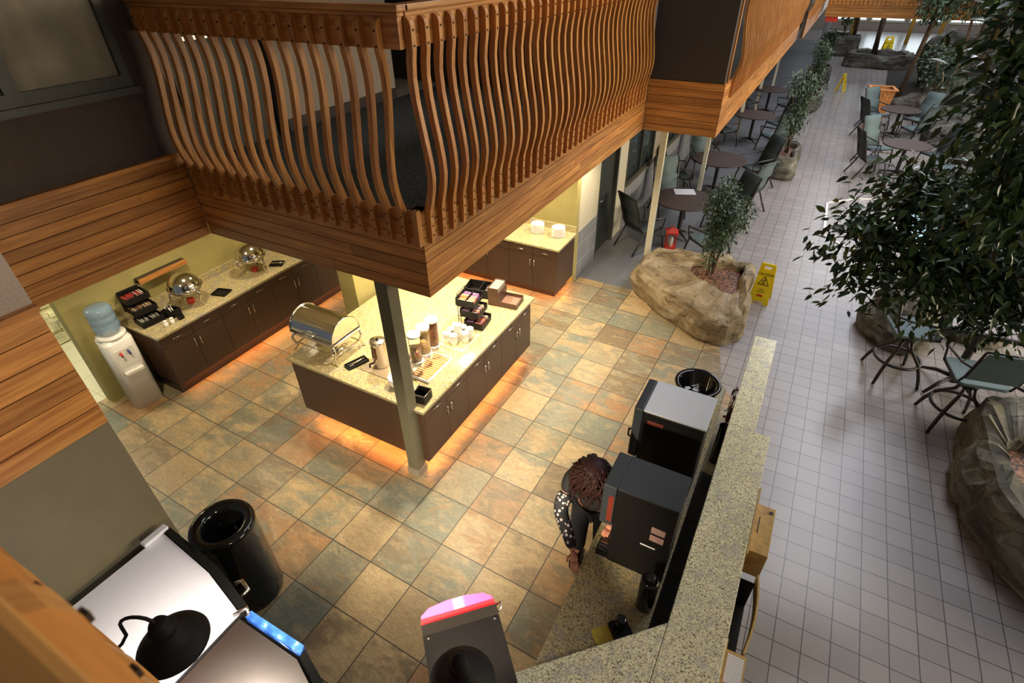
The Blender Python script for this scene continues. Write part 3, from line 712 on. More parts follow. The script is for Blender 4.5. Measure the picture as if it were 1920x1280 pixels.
for x,y in ((-2.0,-.2),(-2.0,.5),(-1.45,-.2),(-1.45,.4)): m.lathe([(.03,.004),(.03,.061)],(x,y,0),10)
m.build('feet','black',t)

# red-fronted dispenser on the angled ledge: local x = across, local +y = front
t=thing('juice_dispenser','black-topped dispenser with a glowing pink and red front at bottom centre','drink machine',(-.825,.965,1.121),PI/4)
m=MB(); m.box(-.16,-.30,0,.16,.06,.20); m.build('base','black',t)
o=MB().box(-.195,-.34,.20,.195,.155,.575).build('housing','black',t)
o=MB().box(-.196,-.34,.576,.196,.10,.582).build('top_panel','mblack',t)
MB().box(-.196,.101,.572,.196,.157,.582).build('steel_strip','steel',t)
n=N('lit_header_red'); n.col((.5,.02,.03)); n.b.inputs['Emission Color'].default_value=(1,.03,.03,1); n.b.inputs['Emission Strength'].default_value=.55; MR=n.m
n=N('lit_header_pink'); sp=n.add('ShaderNodeSeparateXYZ'); n.link(n.obj(),sp.inputs[0]); f=n.math('ABSOLUTE',n.math('SUBTRACT',sp.outputs[0],.01))
c=n.ramp(f,[(.02,(1,.85,.80)),(.035,(1,.22,.65)),(.2,(1,.12,.42))]); n.col((.35,.08,.2)); n.link(c,n.b.inputs['Emission Color']); n.b.inputs['Emission Strength'].default_value=.55; MP=n.m
m=MB(); pts=[(-.195,.158),(.195,.158),(.19,.215),(.15,.245),(.05,.262),(-.05,.262),(-.15,.245),(-.19,.215)]
hd=MB().prism(pts,.40,.552).build('header','black',t)
MB().prism([(-.195,.158),(.195,.158),(.193,.194),(-.193,.194)],.553,.568).build('header_lip',MR,hd)
MB().prism([(-.193,.195),(.193,.195),(.19,.215),(.15,.245),(.05,.262),(-.05,.262),(-.15,.245),(-.19,.215)],.553,.565,bev=.006).build('header_glow',MP,hd)
m=MB(); m.tube([(.196,.12,.57),(.215,.12,.60),(.215,.15,.60),(.20,.16,.57)],.006); m.build('key_ring','silver',t)
m=MB()
for x,y in ((-.17,.085),(.17,.085)): m.lathe([(.008,.582),(.006,.588)],(x,y,0),8)
m.build('screws','silver',t)

# ------------------------------------------------------------------ pendant lamps
def lamp(x,y,z,label,scale=1,arm=True,p=0):
    t=thing('pendant_lamp',label,'lamp',(x,y,z),0,None); s=scale
    MB().lathe([(.155*s,-.045*s),(.150*s,-.03*s),(.105*s,.012*s),(.06*s,.045*s),(.058*s,.06*s),(.05*s,.07*s),(.148*s,-.045*s)][:6]+[],n=40).build('shade','mblack',t)
    MB().lathe([(.052*s,.065*s),(.056*s,.085*s),(.054*s,.105*s),(.040*s,.112*s),(.042*s,.135*s),(.034*s,.150*s),(.002,.152*s)],n=24).build('socket_cap','mblack',t)
    MB().lathe([(.001,-.05*s),(.03*s,-.045*s),(.04*s,-.02*s),(.02*s,.0)],n=16).build('bulb',emis('bulb_'+str(len(bpy.data.materials)),(1,.9,.75),12),t)
    if arm:
        pts=[(-.01*s,-.01*s,.128*s)]
        for k in range(9):
            a=PI*k/8; pts.append((-.07*s+.06*s*math.cos(a),-.045*s+.04*s*math.cos(a),.135*s+.075*s*math.sin(a)))
        pts.append((-.135*s,-.09*s,.07*s)); pts.append((-.14*s,-.12*s,.04*s)); pts.append((-.145*s,-.20*s,.03*s)); pts.append((-.145*s,-.27*s,.03*s))
        MB().tube(pts,.008*s,8).build('arm','mblack',t)
    return t
lamp(-1.80,.245,2.14,'black dome lamp with a curved arm over the white-topped cooler',.92)
spot('lamp_bulb',(-1.80,.245,2.09),60,(1,.90,.80),150,.6,(0,0,0),.03)
lamp(-.60,.655,2.30,'black dome lamp seen from straight above over the red-fronted dispenser',.8,False)

# ------------------------------------------------------------------ items on the bar's outer side
t=thing('comment_box','light pine suggestion box with a slot and a round lock','box',(.36,2.88,.80))
MB().box(.001,-.30,.0,.015,.32,.32).build('back_board','yellwood',t)
o=MB().box(.0155,-.22,.0,.145,.22,.26).build('box','yellwood',t); bevel(o,.003)
MB().box(.045,-.05,.2601,.052,.10,.261).build('slot','ink',t)
MB().lathe([(.014,.26),(.014,.266)],(.118,.17,0),14).build('lock','ink',t)
t=thing('leaflet_holder','dark open holder with a curved pine front strip below the suggestion box','holder',(.36,2.28,.58))
MB().box(.001,-.27,.0,.012,.27,.40).build('back_panel','gblack',t)
MB().box(.012,-.27,.0,.12,.27,.012).box(.012,-.27,.012,.12,-.262,.30).box(.012,.262,.012,.12,.27,.30).build('tray','black',t)
m=MB(); vs=[];fs=[]
for k in range(13):
    u=k/12; yy=-.29+.58*u; x=.115+.028*math.sin(PI*u)
    for a,z in ((0,.26),(.012,.26),(.012,.38),(0,.38)): vs.append((x+a,yy,z))
for i in range(12):
    a=4*i;b=a+4
    for k in range(4): fs.append((a+k,a+(k+1)%4,b+(k+1)%4,b+k))
fs+=[(3,2,1,0),(len(vs)-4,len(vs)-3,len(vs)-2,len(vs)-1)]
m.add(vs,fs); m.build('front_strip','yellwood',t)
t=thing('leaflet_box','pine box with a printed white sheet at the bottom right of the ledge','box',(.36,1.55,.70))
MB().box(.001,-.42,.0,.015,.44,.34).build('back_board','yellwood',t)
MB().box(.0155,-.42,.0,.135,.40,.30).build('box','yellwood',t)
MB().box(.05,-.36,.3001,.062,.18,.3012).build('slot','ink',t)
n=N('printed_sheet'); wv=n.add('ShaderNodeTexWave',bands_direction='Y'); n.link(n.pos(),wv.inputs[0]); wv.inputs['Scale'].default_value=22; n.col(n.ramp(wv.outputs[1],[(.2,(.45,.45,.5)),(.35,(.8,.8,.84))])); n.set(.6)
MB().box(.03,.20,.3012,.125,.38,.303).build('sheet',n.m,t)
MB().box(.075,-.30,.3012,.095,.12,.3035).build('paper_slip','paper',t)

# ------------------------------------------------------------------ water cooler
t=thing('water_cooler','white floor-standing water cooler with a blue bottle by the left counter','water cooler',(-6.44,2.16,.004),-.15)
o=MB().rbox(-.16,-.155,0,.16,.155,.96,.07,0,6).build('body','white',t)
for p in o.data.polygons: p.use_smooth=abs(p.normal.z)<.5
MB().lathe([(.15,.96),(.15,.99),(.11,1.0)],n=28).build('collar','white',t)
MB().lathe([(.05,.985),(.115,1.03),(.132,1.06),(.132,1.14),(.126,1.15),(.132,1.16),(.132,1.23),(.126,1.24),(.132,1.25),(.132,1.31),(.115,1.345),(.06,1.355),(.001,1.355)],n=32).build('bottle','bluew',t)
m=MB(); m.box(.155,-.10,.62,.163,.10,.84); m.build('tap_panel','china',t)
MB().tube([(.163,-.04,.80),(.195,-.04,.80),(.195,-.04,.76)],.012).build('hot_tap','redp',t)
MB().tube([(.163,.04,.80),(.195,.04,.80),(.195,.04,.76)],.012).build('cold_tap',plain('blue_tap',(.05,.08,.25),.4),t)
MB().box(.161,-.10,.52,.21,.10,.55).build('drip_shelf','china',t)

# ------------------------------------------------------------------ countertop items
def roll_chafer():
    t=thing('roll_top_chafing_dish','rectangular chrome roll-top chafing dish on the near left of the island','chafing dish',(-4.10,3.20,.911))
    L=.30; 
    m=MB(); m.box(-L,-.19,.20,L,.19,.25); m.box(-L-.02,-.21,.245,L+.02,.21,.258); bevel(m.build('water_pan','chrome',t),.006)
    m=MB(); n=20; pr=[(.205*math.cos(PI*k/n),.205*math.sin(PI*k/n)) for k in range(n+1)]
    vs=[(-L,a,.262+b) for a,b in pr]+[(L,a,.262+b) for a,b in pr]; fs=[(k,k+1,n+2+k,n+1+k) for k in range(n)]
    m.add(vs,fs,0,True); m.add([vs[k] for k in range(n+1)],[tuple(range(n+1))[::-1]]); m.add([vs[n+1+k] for k in range(n+1)],[tuple(range(n+1))])
    lid=m.build('roll_lid','chrome',t)
    m=MB()
    for x in (-L,L):
        m.tube([(x,a*1.02,.262+b*1.02) for a,b in pr],.008,8)
    m.tube([(-L,-.212,.27),(L,-.212,.27)],.008); m.build('lid_rim','chrome',lid)
    MB().tube([(-.07,-.19,.31),(-.07,-.235,.325),(.07,-.235,.325),(.07,-.19,.31)],.009).build('handle','silver',lid)
    for x in (-1,1):
        for y in (-1,1):
            MB().tube([(x*(L-.02),y*.19,.24),(x*(L+.01),y*.205,.16),(x*(L-.03),y*.19,.07),(x*(L+.02),y*.215,.0)],[.013,.015,.012,.010],10).build('leg','chrome',t)
    for x in (-.15,.15):
        b=MB().lathe([(.04,.0),(.045,.01),(.045,.06),(.035,.065)],(x,0,0),20).build('burner','steel2',t)
    m=MB(); m.tube([(-L+.02,-.17,.09),(L-.02,-.17,.09),(L-.02,.17,.09),(-L+.02,.17,.09)],.007,6,closed=True); m.build('rack','chrome',t)
roll_chafer()
def round_chafer():
    t=thing('round_chafing_dish','round domed chrome chafing dish on the left counter nearest the water cooler','chafing dish',(-6.36,3.10,.911),0)
    MB().lathe([(.02,.18),(.17,.19),(.185,.21),(.19,.235),(.18,.24)],n=36).build('pan','chrome',t)
    d=MB().lathe([(.195,.24)]+[(.188*math.cos(a),.245+.17*math.sin(a)) for a in np.linspace(0,PI/2-.01,12)],n=40,cap=False).build('dome_lid','chrome',t)
    MB().tube([(.188,-.06,.27),(.225,-.06,.28),(.225,.06,.28),(.188,.06,.27)],.008).build('handle','silver',d)
    m=MB(); m.tube([(.197*math.cos(a),.197*math.sin(a),.243) for a in np.linspace(0,2*PI,33)[:-1]],.008,8,closed=True); m.build('rim','chrome',t)
    for k in range(3):
        a=k*2*PI/3+.2; c,s=math.cos(a),math.sin(a)
        MB().tube([(.18*c,.18*s,.23),(.20*c,.20*s,.14),(.16*c,.16*s,.07),(.21*c,.21*s,0)],[.012,.016,.012,.010],10).build('leg','chrome',t)
    b=MB().lathe([(.04,0),(.045,.01),(.045,.06),(.03,.065)],n=20).build('burner','redp',t)
    return t
rc=round_chafer()
dup(rc,(-6.32,4.05,.911),0,'round domed chrome chafing dish on the left counter, partly under the balcony edge')
def tray(x,y,rz,label,spoon=True,L=.12,Wd=.055):
    t=thing('serving_tray',label,'tray',(x,y,.911),rz)
    m=MB(); m.box(-L,-Wd,0,L,Wd,.006); m.box(-L,-Wd,.006,L,-Wd+.006,.022); m.box(-L,Wd-.006,.006,L,Wd,.022); m.box(-L,-Wd+.006,.006,-L+.006,Wd-.006,.022); m.box(L-.006,-Wd+.006,.006,L,Wd-.006,.022)
    m.build('dish','black',t)
    if spoon:
        t2=thing('serving_tongs','chrome utensil lying in the '+label,'utensil',(x,y,.919),rz)
        m=MB(); m.tube([(-.09,-.015,.006),(.02,.0,.012),(.10,.012,.01)],[.010,.006,.008],8); m.tube([(-.09,.02,.006),(.02,.006,.014),(.10,.016,.012)],[.010,.006,.008],8); m.build('utensil_body','silver',t2)
tray(-3.64,3.12,1.25,'long black tray beside the roll-top chafing dish')
tray(-6.22,3.43,.3,'small black tray between the two round chafing dishes',False,.10,.08)
tray(-6.20,4.33,.5,'small black tray beside the farther round chafing dish',True,.09,.07)
# hot cereal / syrup warmer on board
o=MB().box(-.20,-.14,0,.20,.14,.008).build('serving_board',plain('taupe_board',(.35,.27,.18),.5),None,(-3.33,3.20,.911)); tag(o,'flat taupe board under the steel syrup dispenser','board')
t=thing('syrup_dispenser','tall steel dispenser with a brown window and tap beside the square post','dispenser',(-3.38,3.22,.920))
MB().lathe([(.075,0),(.08,.01),(.08,.30),(.085,.305),(.085,.32),(.075,.325),(.02,.33)],n=32).build('body','steel2',t)
m=MB(); n=8
vs=[];fs=[]
for k in range(n+1):
    a=-PI/2-.75+1.1*k/n; vs+=[(.0815*math.cos(a),.0815*math.sin(a),.13),(.0815*math.cos(a),.0815*math.sin(a),.26)]
for k in range(n): fs.append((2*k,2*k+2,2*k+3,2*k+1))
m.add(vs,fs,0,True); m.build('window',plain('brown_window',(.13,.03,.015),.15),t)
MB().tube([(-.03,-.075,.07),(-.05,-.12,.07),(-.05,-.12,.03)],.010).build('tap','black',t)
MB().lathe([(.012,.33),(.015,.345),(.01,.35)],n=12).build('knob','black',t)
# cereal dispenser
t=thing('cereal_dispenser_stand','white stand and wooden drip tray of the triple cereal dispenser','dispenser stand',(-2.88,3.42,.911))
o=MB().box(-.12,-.22,0,.12,.22,.035).build('tray_frame','white',t); bevel(o,.004)
m=MB(); m.box(-.105,-.205,.0355,.105,.205,.038); m.build('tray_well','orangewood',t)
m=MB()
for i in range(13): m.box(-.10,-.195+i*.0315,.038,.10,-.178+i*.0315,.044)
m.build('slats',plain('beech_slats',(.62,.42,.20),.45),t)
m=MB(); m.box(-.155,-.17,0,-.125,.17,.02); m.tube([(-.14,-.15,.02),(-.14,-.15,.24)],.012); m.tube([(-.14,.15,.02),(-.14,.15,.24)],.012); m.tube([(-.14,-.15,.24),(-.14,.15,.24)],.012)
for y in (-.15,0,.15): m.tube([(-.14,y,.24),(-.06,y,.22)],.012)
m.build('frame','white',t)
cer=[('multicolour loop cereal',[(.45,.12,.06),(.55,.32,.08),(.28,.33,.12),(.6,.5,.3),(.3,.1,.12)]),('pale flake cereal',[(.62,.42,.17),(.55,.35,.12),(.68,.5,.25)]),('brown cereal',[(.38,.17,.07),(.45,.22,.09),(.28,.11,.05)])]
for i,(nm,cols) in enumerate(cer):
    y=-.15+.15*i
    tt=thing('cereal_tube','clear tube of %s with a white lid, %s of the three'%(nm,['nearest','middle','farthest'][i]),'cereal dispenser',(-2.93,3.42+y,1.11),0)
    MB().lathe([(.045,0),(.06,.01),(.06,.30)],n=28,cap=False).build('tube','clear',tt)
    MB().lathe([(.05,.008),(.056,.014),(.056,[.19,.24,.27][i]),(.02,[.20,.25,.28][i])],n=24).build('cereal',pieces('cereal_%d'%i,cols,75),tt)
    MB().lathe([(.066,.30),(.07,.305),(.07,.325),(.06,.335),(.02,.338),(.018,.35),(.001,.352)],n=28).build('lid','china',tt)
    m=MB(); m.lathe([(.065,-.004),(.068,0),(.066,.012)],n=28); m.lathe([(.045,-.06),(.05,-.05),(.05,-.005)],n=20); m.build('outlet','white',tt)
    MB().lathe([(.022,0),(.026,.006),(.026,.025)],(.045,0,-.03),16,axis='x').build('knob','chrome',tt)
# bowl stack & caddy behind post
t=thing('bowl_stack','stack of white bowls partly behind the square post on the island','bowl',(-3.03,3.05,.911))
for k in range(5): pass
MB().lathe([(.05,0),(.085,.03),(.09,.05),(.088,.055),(.09,.07),(.088,.075),(.09,.09),(.088,.095),(.092,.11),(.085,.112),(.05,.08),(.001,.075)],n=32).build('bowls','china',t)
t=thing('cutlery_caddy','small black and chrome cutlery caddy at the island corner by the post','caddy',(-2.68,2.99,.911),.1)
m=MB(); m.box(-.07,-.07,0,.07,.07,.008); 
for a in ((-.07,-.07,.07,-.062),(-.07,.062,.07,.07),(-.07,-.062,-.062,.062),(.062,-.062,.07,.062)): m.box(a[0],a[1],.008,a[2],a[3],.10)
m.build('bin','black',t)
MB().tube([(-.07,-.07,.102),(.07,-.07,.102),(.07,.07,.102),(-.07,.07,.102)],.005,6,closed=True).build('wire_rim','chrome',t)
# cups
o=MB().box(-.16,-.19,0,.16,.19,.006).build('cup_tray',plain('pale_tray',(.62,.52,.30),.4),None,(-2.90,3.99,.911)); tag(o,'pale square tray under the white foam cups','tray')
k=0
cup=MB()
for j in range(6): cup.lathe([(.030,.02*j),(.040,.07+.02*j),(.042,.072+.02*j),(.040,.074+.02*j)],n=20,cap=(j==0))
cup.lathe([(.030,.165),(.031,.17),(.001,.172)],n=20)
cupme=None
for ix in range(3):
    for iy in range(3):
        if (ix,iy)==(2,0): continue
        x,y=-2.99+ix*.09,3.88+iy*.095
        h=.62 if (ix,iy)!=(1,1) else 1.0
        if cupme is None:
            o=cup.build('foam_cup_stack','china',None,(x,y,.918)); cupme=o
        else: o=cupme.copy(); C.objects.link(o); o.location=(x,y,.918)
        o.scale=(1.12,1.12,h*1.25); tag(o,'white upside-down foam cup stack on the pale tray by the cereal tubes','cup','white foam cups on the island')
# tea rack with three tiers
t=thing('packet_rack','black wire rack holding three tiers of bins beside the foam cups','rack',(-2.92,4.36,.911),.12)
m=MB()
for x in (-.16,-.13): 
    for y in (-.10,.10): m.tube([(x,y,0),(x,y,.42)],.004,6)
m.tube([(-.16,-.10,.42),(-.16,.10,.42),(-.13,.10,.42),(-.13,-.10,.42)],.004,6,closed=True)
for z in (.02,.15,.28): m.tube([(-.16,-.12,z),(.05,-.12,z)],.004,6); m.tube([(-.16,.12,z),(.05,.12,z)],.004,6)
m.build('wire_frame','black',t)
pk=[('orange',(.75,.22,.08)),('purple',(.25,.12,.28)),('buff',(.72,.60,.36))]
for i,z in enumerate((0.0,.14,.28)):
    xo=.05-.045*i
    m=MB(); m.prism([(-.13,-.13),(.10,-.13),(.10,.13),(-.13,.13)],z+.012,z+.018)
    m.box(-.13,-.13,z+.018,.10,-.124,z+.095); m.box(-.13,.124,z+.018,.10,.13,z+.095); m.box(-.13,-.124,z+.018,-.124,.124,z+.11); m.box(.094,-.124,z+.018,.10,.124,z+.06); m.box(-.02,-.124,z+.018,-.014,.124,z+.085)
    m.xf(Matrix.Translation((xo,0,0)))
    m.build('bin','black',t)
def packets(n,x,y,z,wx,wy,rz,seedk,group,desc,cols=None):
    rr=random.Random(seedk); ca,sa=math.cos(rz),math.sin(rz)
    for k in range(n):
        u=(k+.5)/n-.5; lx,ly=rr.uniform(-.005,.005),u*wy
        c=(cols or [p[1] for p in pk])[rr.randrange(3 if not cols else len(cols))]
        key='pk_%.2f_%.2f_%.2f'%c
        if key not in M: M[key]=plain('packet_'+key,c,.5,nz=.04)
        o=MB().box(-wx/2,-.0045,0,wx/2,.0045,.065).box(-wx/2+.008,-.0050,.02,wx/2-.008,-.0046,.045,1).build('packet',[key,'paper'],None,(x+lx*ca-ly*sa,y+lx*sa+ly*ca,z))
        o.rotation_euler=(rr.uniform(.15,.3),0,rz); tag(o,desc,'packet',group)
for i,z in enumerate((.931,1.071,1.211)):
    xo=.05-.045*i
    for j,xx in enumerate((-.07,.04)):
        lx=xo+xx; X=-2.92+lx*math.cos(.12); Y=4.36+lx*math.sin(.12)
        packets(9,X,Y,z,.075 if j else .085,.20,.12,10*i+j,'tea packets in rack tier %s, %s bin'%(['bottom','middle','top'][i],['back','front'][j]),'upright tea packet in the %s tier of the wire rack, %s bin'%(['bottom','middle','top'][i],['back','front'][j]))
# second condiment bin further back
t=thing('condiment_bin','black condiment bin mostly hidden by the balcony edge, behind the packet rack','bin',(-3.20,4.98,.911),.2)
m=MB(); m.box(-.2,-.12,0,.2,.12,.01)
for a in ((-.2,-.12,.2,-.112),(-.2,.112,.2,.12),(-.2,-.112,-.192,.112),(.192,-.112,.2,.112),(-.004,-.112,.004,.112)): m.box(a[0],a[1],.01,a[2],a[3],.12)
m.build('tray','black',t)
packets(10,-3.10,5.0,.93,.09,.2,.2,77,'packets in the rear condiment bin','dark packet in the condiment bin behind the rack',[(.06,.05,.07),(.35,.33,.38),(.1,.05,.04)])
# brown holder box
t=thing('napkin_holder','brown wooden holder with a sloping open front at the far end of the island','holder',(-2.86,4.93,.911),.12)
M['brownbox']=plain('brown_leatherette',(.075,.034,.020),.4)
m=MB(); m.box(-.15,-.13,0,.22,.13,.012); m.box(-.15,-.13,.012,-.138,.13,.24); m.box(-.138,-.13,.012,-.02,-.118,.24); m.box(-.138,.118,.012,-.02,.13,.24); m.box(-.02,-.13,.012,-.008,.13,.18)
m.box(-.008,-.13,.012,.22,-.118,.07); m.box(-.008,.118,.012,.22,.13,.07); m.box(.208,-.118,.012,.22,.118,.05)
m.build('case','brownbox',t)
MB().box(-.006,-.115,.013,.205,.115,.03).build('tray_floor',plain('tan_pad',(.25,.14,.10),.5),t)
tt=tag(MB().box(-.137,-.11,.02,-.022,.11,.235).build('napkin_pack',plain('napkin_cream',(.30,.25,.20),.7),None,(-2.86,4.93,.911)),'stack of cream napkins standing in the brown holder','napkin'); tt.rotation_euler=(0,0,.12)
# left counter: condiment organiser etc.
t=thing('condiment_organizer','tall black tiered organizer with red packets beside the water cooler','organizer',(-6.50,2.60,.911),-.1)
for i,(dx,z) in enumerate(((.10,.0),(.02,.13),(-.06,.26))):
    m=MB(); 
    m.box(dx-.12,-.13,z+.0,dx+.10,.13,z+.008)
    for a in ((dx-.12,-.13,dx+.10,-.122),(dx-.12,.122,dx+.10,.13),(dx-.12,-.122,dx-.112,.122),(dx+.092,-.122,dx+.10,.122),(dx-.12,-.004,dx+.09,.004)): m.box(a[0],a[1],z+.008,a[2],a[3],z+.075)
    m.build('bin','black',t)
MB().box(-.20,-.12,0,-.185,.12,.36).build('back_plate','black',t)
for i,(dx,z,cols,dsc) in enumerate(((.09,.922,[(.5,.48,.42),(.2,.2,.2)],'silver packet in the lowest tray of the black organizer'),(.01,1.052,[(.45,.28,.14),(.6,.5,.35),(.2,.08,.05)],'brown packet in the middle tray of the black organizer'),(-.07,1.182,[(.60,.05,.04),(.65,.5,.45),(.45,.04,.04)],'red packet in the top tray of the black organizer'))):
    packets(10,-6.50+dx,2.60-.1*dx,z,.10,.22,-.1,40+i,'packets in organizer tray %s'%['low','middle','top'][i],dsc,cols)
t=thing('cutlery_caddy','low black caddy of utensils beside the nearer round chafing dish','caddy',(-6.30,2.80,.911),.2)
m=MB(); m.box(-.08,-.07,0,.08,.07,.01)
for a in ((-.08,-.07,.08,-.063),(-.08,.063,.08,.07),(-.08,-.063,-.073,.063),(.073,-.063,.08,.063),(-.003,-.063,.003,.063)): m.box(a[0],a[1],.01,a[2],a[3],.09)
m.build('bin','black',t)
rr=random.Random(9)
for k in range(7):
    u=tag(MB().tube([(0,0,0),(rr.uniform(-.02,.02),rr.uniform(-.02,.02),.12)],[.004,.008],6).build('utensil','silver',None,(-6.33+.05*(k%3),2.77+.03*(k//3),.922)),'metal utensil in the low black caddy','cutlery','cutlery in the low caddy')
for i,(x,y) in enumerate(((-6.14,2.615),(-6.13,2.69))):
    t=thing('shaker','small white shaker at the front of the left counter, %s the water cooler'%['nearer','farther from'][i],'shaker',(x,y,.911)); MB().lathe([(.022,0),(.024,.01),(.024,.06)],n=16).build('jar','china',t); MB().lathe([(.024,.06),(.022,.075),(.01,.08)],n=16).build('cap','white',t)
t=thing('card_holder','small black box in front of the nearer round chafing dish','box',(-6.14,2.80,.911)); MB().box(-.03,-.03,0,.03,.03,.06).build('case','black',t); MB().box(-.02,-.012,.06,.02,.012,.085).build('cards','black',t)
# wall shelf
t=thing('wall_shelf','wood-fronted box mounted on the olive wall above the left counter','shelf',(-6.719,3.06,1.28)); 
MB().box(.001,-.31,0,.08,.31,.012).box(.001,-.31,.045,.08,.31,.055).build('case','darktrim',t); MB().box(.081,-.31,-.003,.10,.31,.058).build('front_board','wy',t)
# plate stacks on rear counter
for i,(x,y) in enumerate(((-3.40,6.98),(-3.05,6.99))):
    t=thing('plate_stack','%s stack of white plates on the rear counter'%['left','right'][i],'plate',(x,y,.911))
    m=MB(); 
    for j in range(12): m.lathe([(.07,.012*j),(.10,.006+.012*j),(.105,.012+.012*j),(.095,.0121+.012*j)],n=24)
    m.build('plates','china',t)

# ------------------------------------------------------------------ person
def skinbody(name,joints,edges,mat,parent,sub=2,root=0):
    me=bpy.data.meshes.new(name); me.from_pydata([j[0] for j in joints],edges,[]); o=bpy.data.objects.new(name,me); C.objects.link(o)
    s=o.modifiers.new('skin','SKIN'); sv=me.skin_vertices[0].data
    for i,j in enumerate(joints):
        r=j[1] if isinstance(j[1],tuple) else (j[1],j[1]); sv[i].radius=r; sv[i].use_root=(i==root)
    u=o.modifiers.new('sub','SUBSURF'); u.levels=sub; u.render_levels=sub
    me.materials.append(mat); 
    dg=bpy.context.evaluated_depsgraph_get(); ev=o.evaluated_get(dg); nm=bpy.data.meshes.new_from_object(ev)
    nm.materials.clear(); nm.materials.append(mat)
    for p in nm.polygons: p.use_smooth=True
    bpy.data.objects.remove(o); o=bpy.data.objects.new(name,nm); C.objects.link(o); o.parent=parent; return o
pe=thing('person','person with long dark hair in a black top with patterned sleeve, reaching over the counter','person',(-.745,2.56,.004),math.radians(-80))
J=[((-.18,0,.86),(.09,.11)),((-.12,0,1.02),(.08,.10)),((-.04,0,1.18),(.085,.12)),((.04,0,1.29),(.065,.11)),((.09,0,1.37),.048),((.12,0,1.44),.058),
   ((.04,-.165,1.26),.042),((.20,-.205,1.08),.034),((.39,-.06,.965),.027),((.425,-.045,.945),.024),
   ((.04,.165,1.26),.042),((.02,.25,1.06),.034),((.11,.21,1.01),.026),((.14,.19,1.01),.024),
   ((-.19,-.09,.78),.07),((-.15,-.10,.44),.050),((-.20,-.10,.09),.036),((-.08,-.10,.035),.030),
   ((-.19,.09,.78),.07),((-.15,.10,.44),.050),((-.20,.10,.09),.036),((-.08,.10,.035),.030)]
E_=[(0,1),(1,2),(2,3),(3,4),(4,5),(3,6),(6,7),(7,8),(8,9),(3,10),(10,11),(11,12),(12,13),(0,14),(14,15),(15,16),(16,17),(0,18),(18,19),(19,20),(20,21)]
body=skinbody('body',J,E_,M['skin'],pe)
# hands with fingers, head
def fingers(base,d,side):
    d=Vector(d).normalized(); up=Vector((0,0,1)); s=d.cross(up).normalized()*side
    m=MB()
    B=Vector(base)
    m.tube([B-d*.02,B+d*.03,B+d*.055],[.022,.030,.024],10)
    for k,l in enumerate((.050,.060,.064,.055)):
        o=B+d*.05+s*(.020-.0135*k)
        m.tube([o,o+d*l*.5,o+d*l*.85-up*.010,o+d*l-up*.02],[.0085,.008,.0075,.006],8)
    o=B+s*.02; m.tube([o,o+s*.025+d*.02,o+s*.03+d*.045-up*.01],[.010,.009,.007],8)
    return m
m=fingers((.44,-.035,.94),(.95,.30,-.12),1); m2=fingers((.155,.18,1.01),(.9,-.3,.0),-1)
hm=MB(); hm.v=m.v[:]; hm.f=m.f[:]; hm.mi=m.mi[:]; hm.sm=m.sm[:]; hm.add(m2.v,m2.f,0,True)
# head: deformed sphere with nose, brow, ears
hc=Vector((.165,0,1.49))
def headmesh():
    m=MB(); m.ball((0,0,0),.1,0,18,1.22); 
    vs=[]
    for v in m.v:
        x,y,z=v; 
        x*=.95; y*=.78
        if z<-.03: k=1-.35*((-z-.03)/.09); y*=k; x=x*k+.012
        if x>.07 and abs(y)<.014 and -.04<z<.02: x+=.018
        vs.append((x,y,z))
    m.v=vs
    for s in (-1,1): m.ball((.0,s*.078,-.01),.022,0,8,1.3)
    return m
h=headmesh(); rotm=Matrix.Translation(hc)@Matrix.Rotation(.45,4,'Y'); h.xf(rotm); hm.add(h.v,h.f,0,True)
hm_o=hm.build('head_and_hands','skin',pe)
f=MB()
for s in (-1,1): f.ball((.083,s*.03,.012),.010,0,8)
f.xf(rotm); f.build('eyes','ink',pe)
f=MB().tube([(.088,-.022,-.055),(.094,0,-.056),(.088,.022,-.055)],.006,6); f.xf(rotm); f.build('mouth',plain('lips',(.4,.1,.08),.5),pe)
# hair: many curling strands over a cap
m=MB(); m.ball((-.018,0,.022),.112,0,16,1.1); m.xf(rotm)
rr=random.Random(21)
for k in range(170):
    a=rr.uniform(0,2*PI); th=rr.uniform(.1,1.5); x,y,z=math.sin(th)*math.cos(a),math.sin(th)*math.sin(a),math.cos(th)
    if x>.55 and th>.8: continue
    p0=rotm@Vector((x*.10-.018,y*.09,z*.115+.02)); out=(p0-hc); out.z=0; out=out.normalized() if out.length>1e-4 else Vector((-1,0,0))
    L=rr.uniform(.16,.30); pts=[]; ph=rr.uniform(0,6)
    for j in range(9):
        u=j/8; pts.append(p0+out*(.055*math.sin(min(1,u*1.8)*PI/2))+Vector((.012*math.sin(ph+u*11)-.04*u,.014*math.cos(ph+u*12),-L*u*(.35+.65*u))))
    m.tube(pts,[.010,.012,.012,.011,.011,.010,.009,.007,.003],6)
m.build('hair','hair',pe)
T=[((-.18,0,.82),(.15,.165)),((-.12,0,1.02),(.13,.16)),((-.04,0,1.18),(.14,.185)),((.04,0,1.29),(.11,.17)),((.08,0,1.355),.068),
   ((.04,-.165,1.26),.080),((.12,-.19,1.17),.068),((.04,.165,1.26),.080),((.02,.25,1.06),.066),((.08,.225,1.03),.052)]
TE=[(0,1),(1,2),(2,3),(3,4),(3,5),(5,6),(3,7),(7,8),(8,9)]
skinbody('top',T,TE,M['cloth'],pe)
n=N('patterned_sleeve'); v=n.add('ShaderNodeTexVoronoi'); n.link(n.obj(),v.inputs[0]); v.inputs['Scale'].default_value=32; n.col(n.ramp(v.outputs['Distance'],[(.30,(.7,.62,.62)),(.36,(.02,.02,.025))])); n.set(.8)
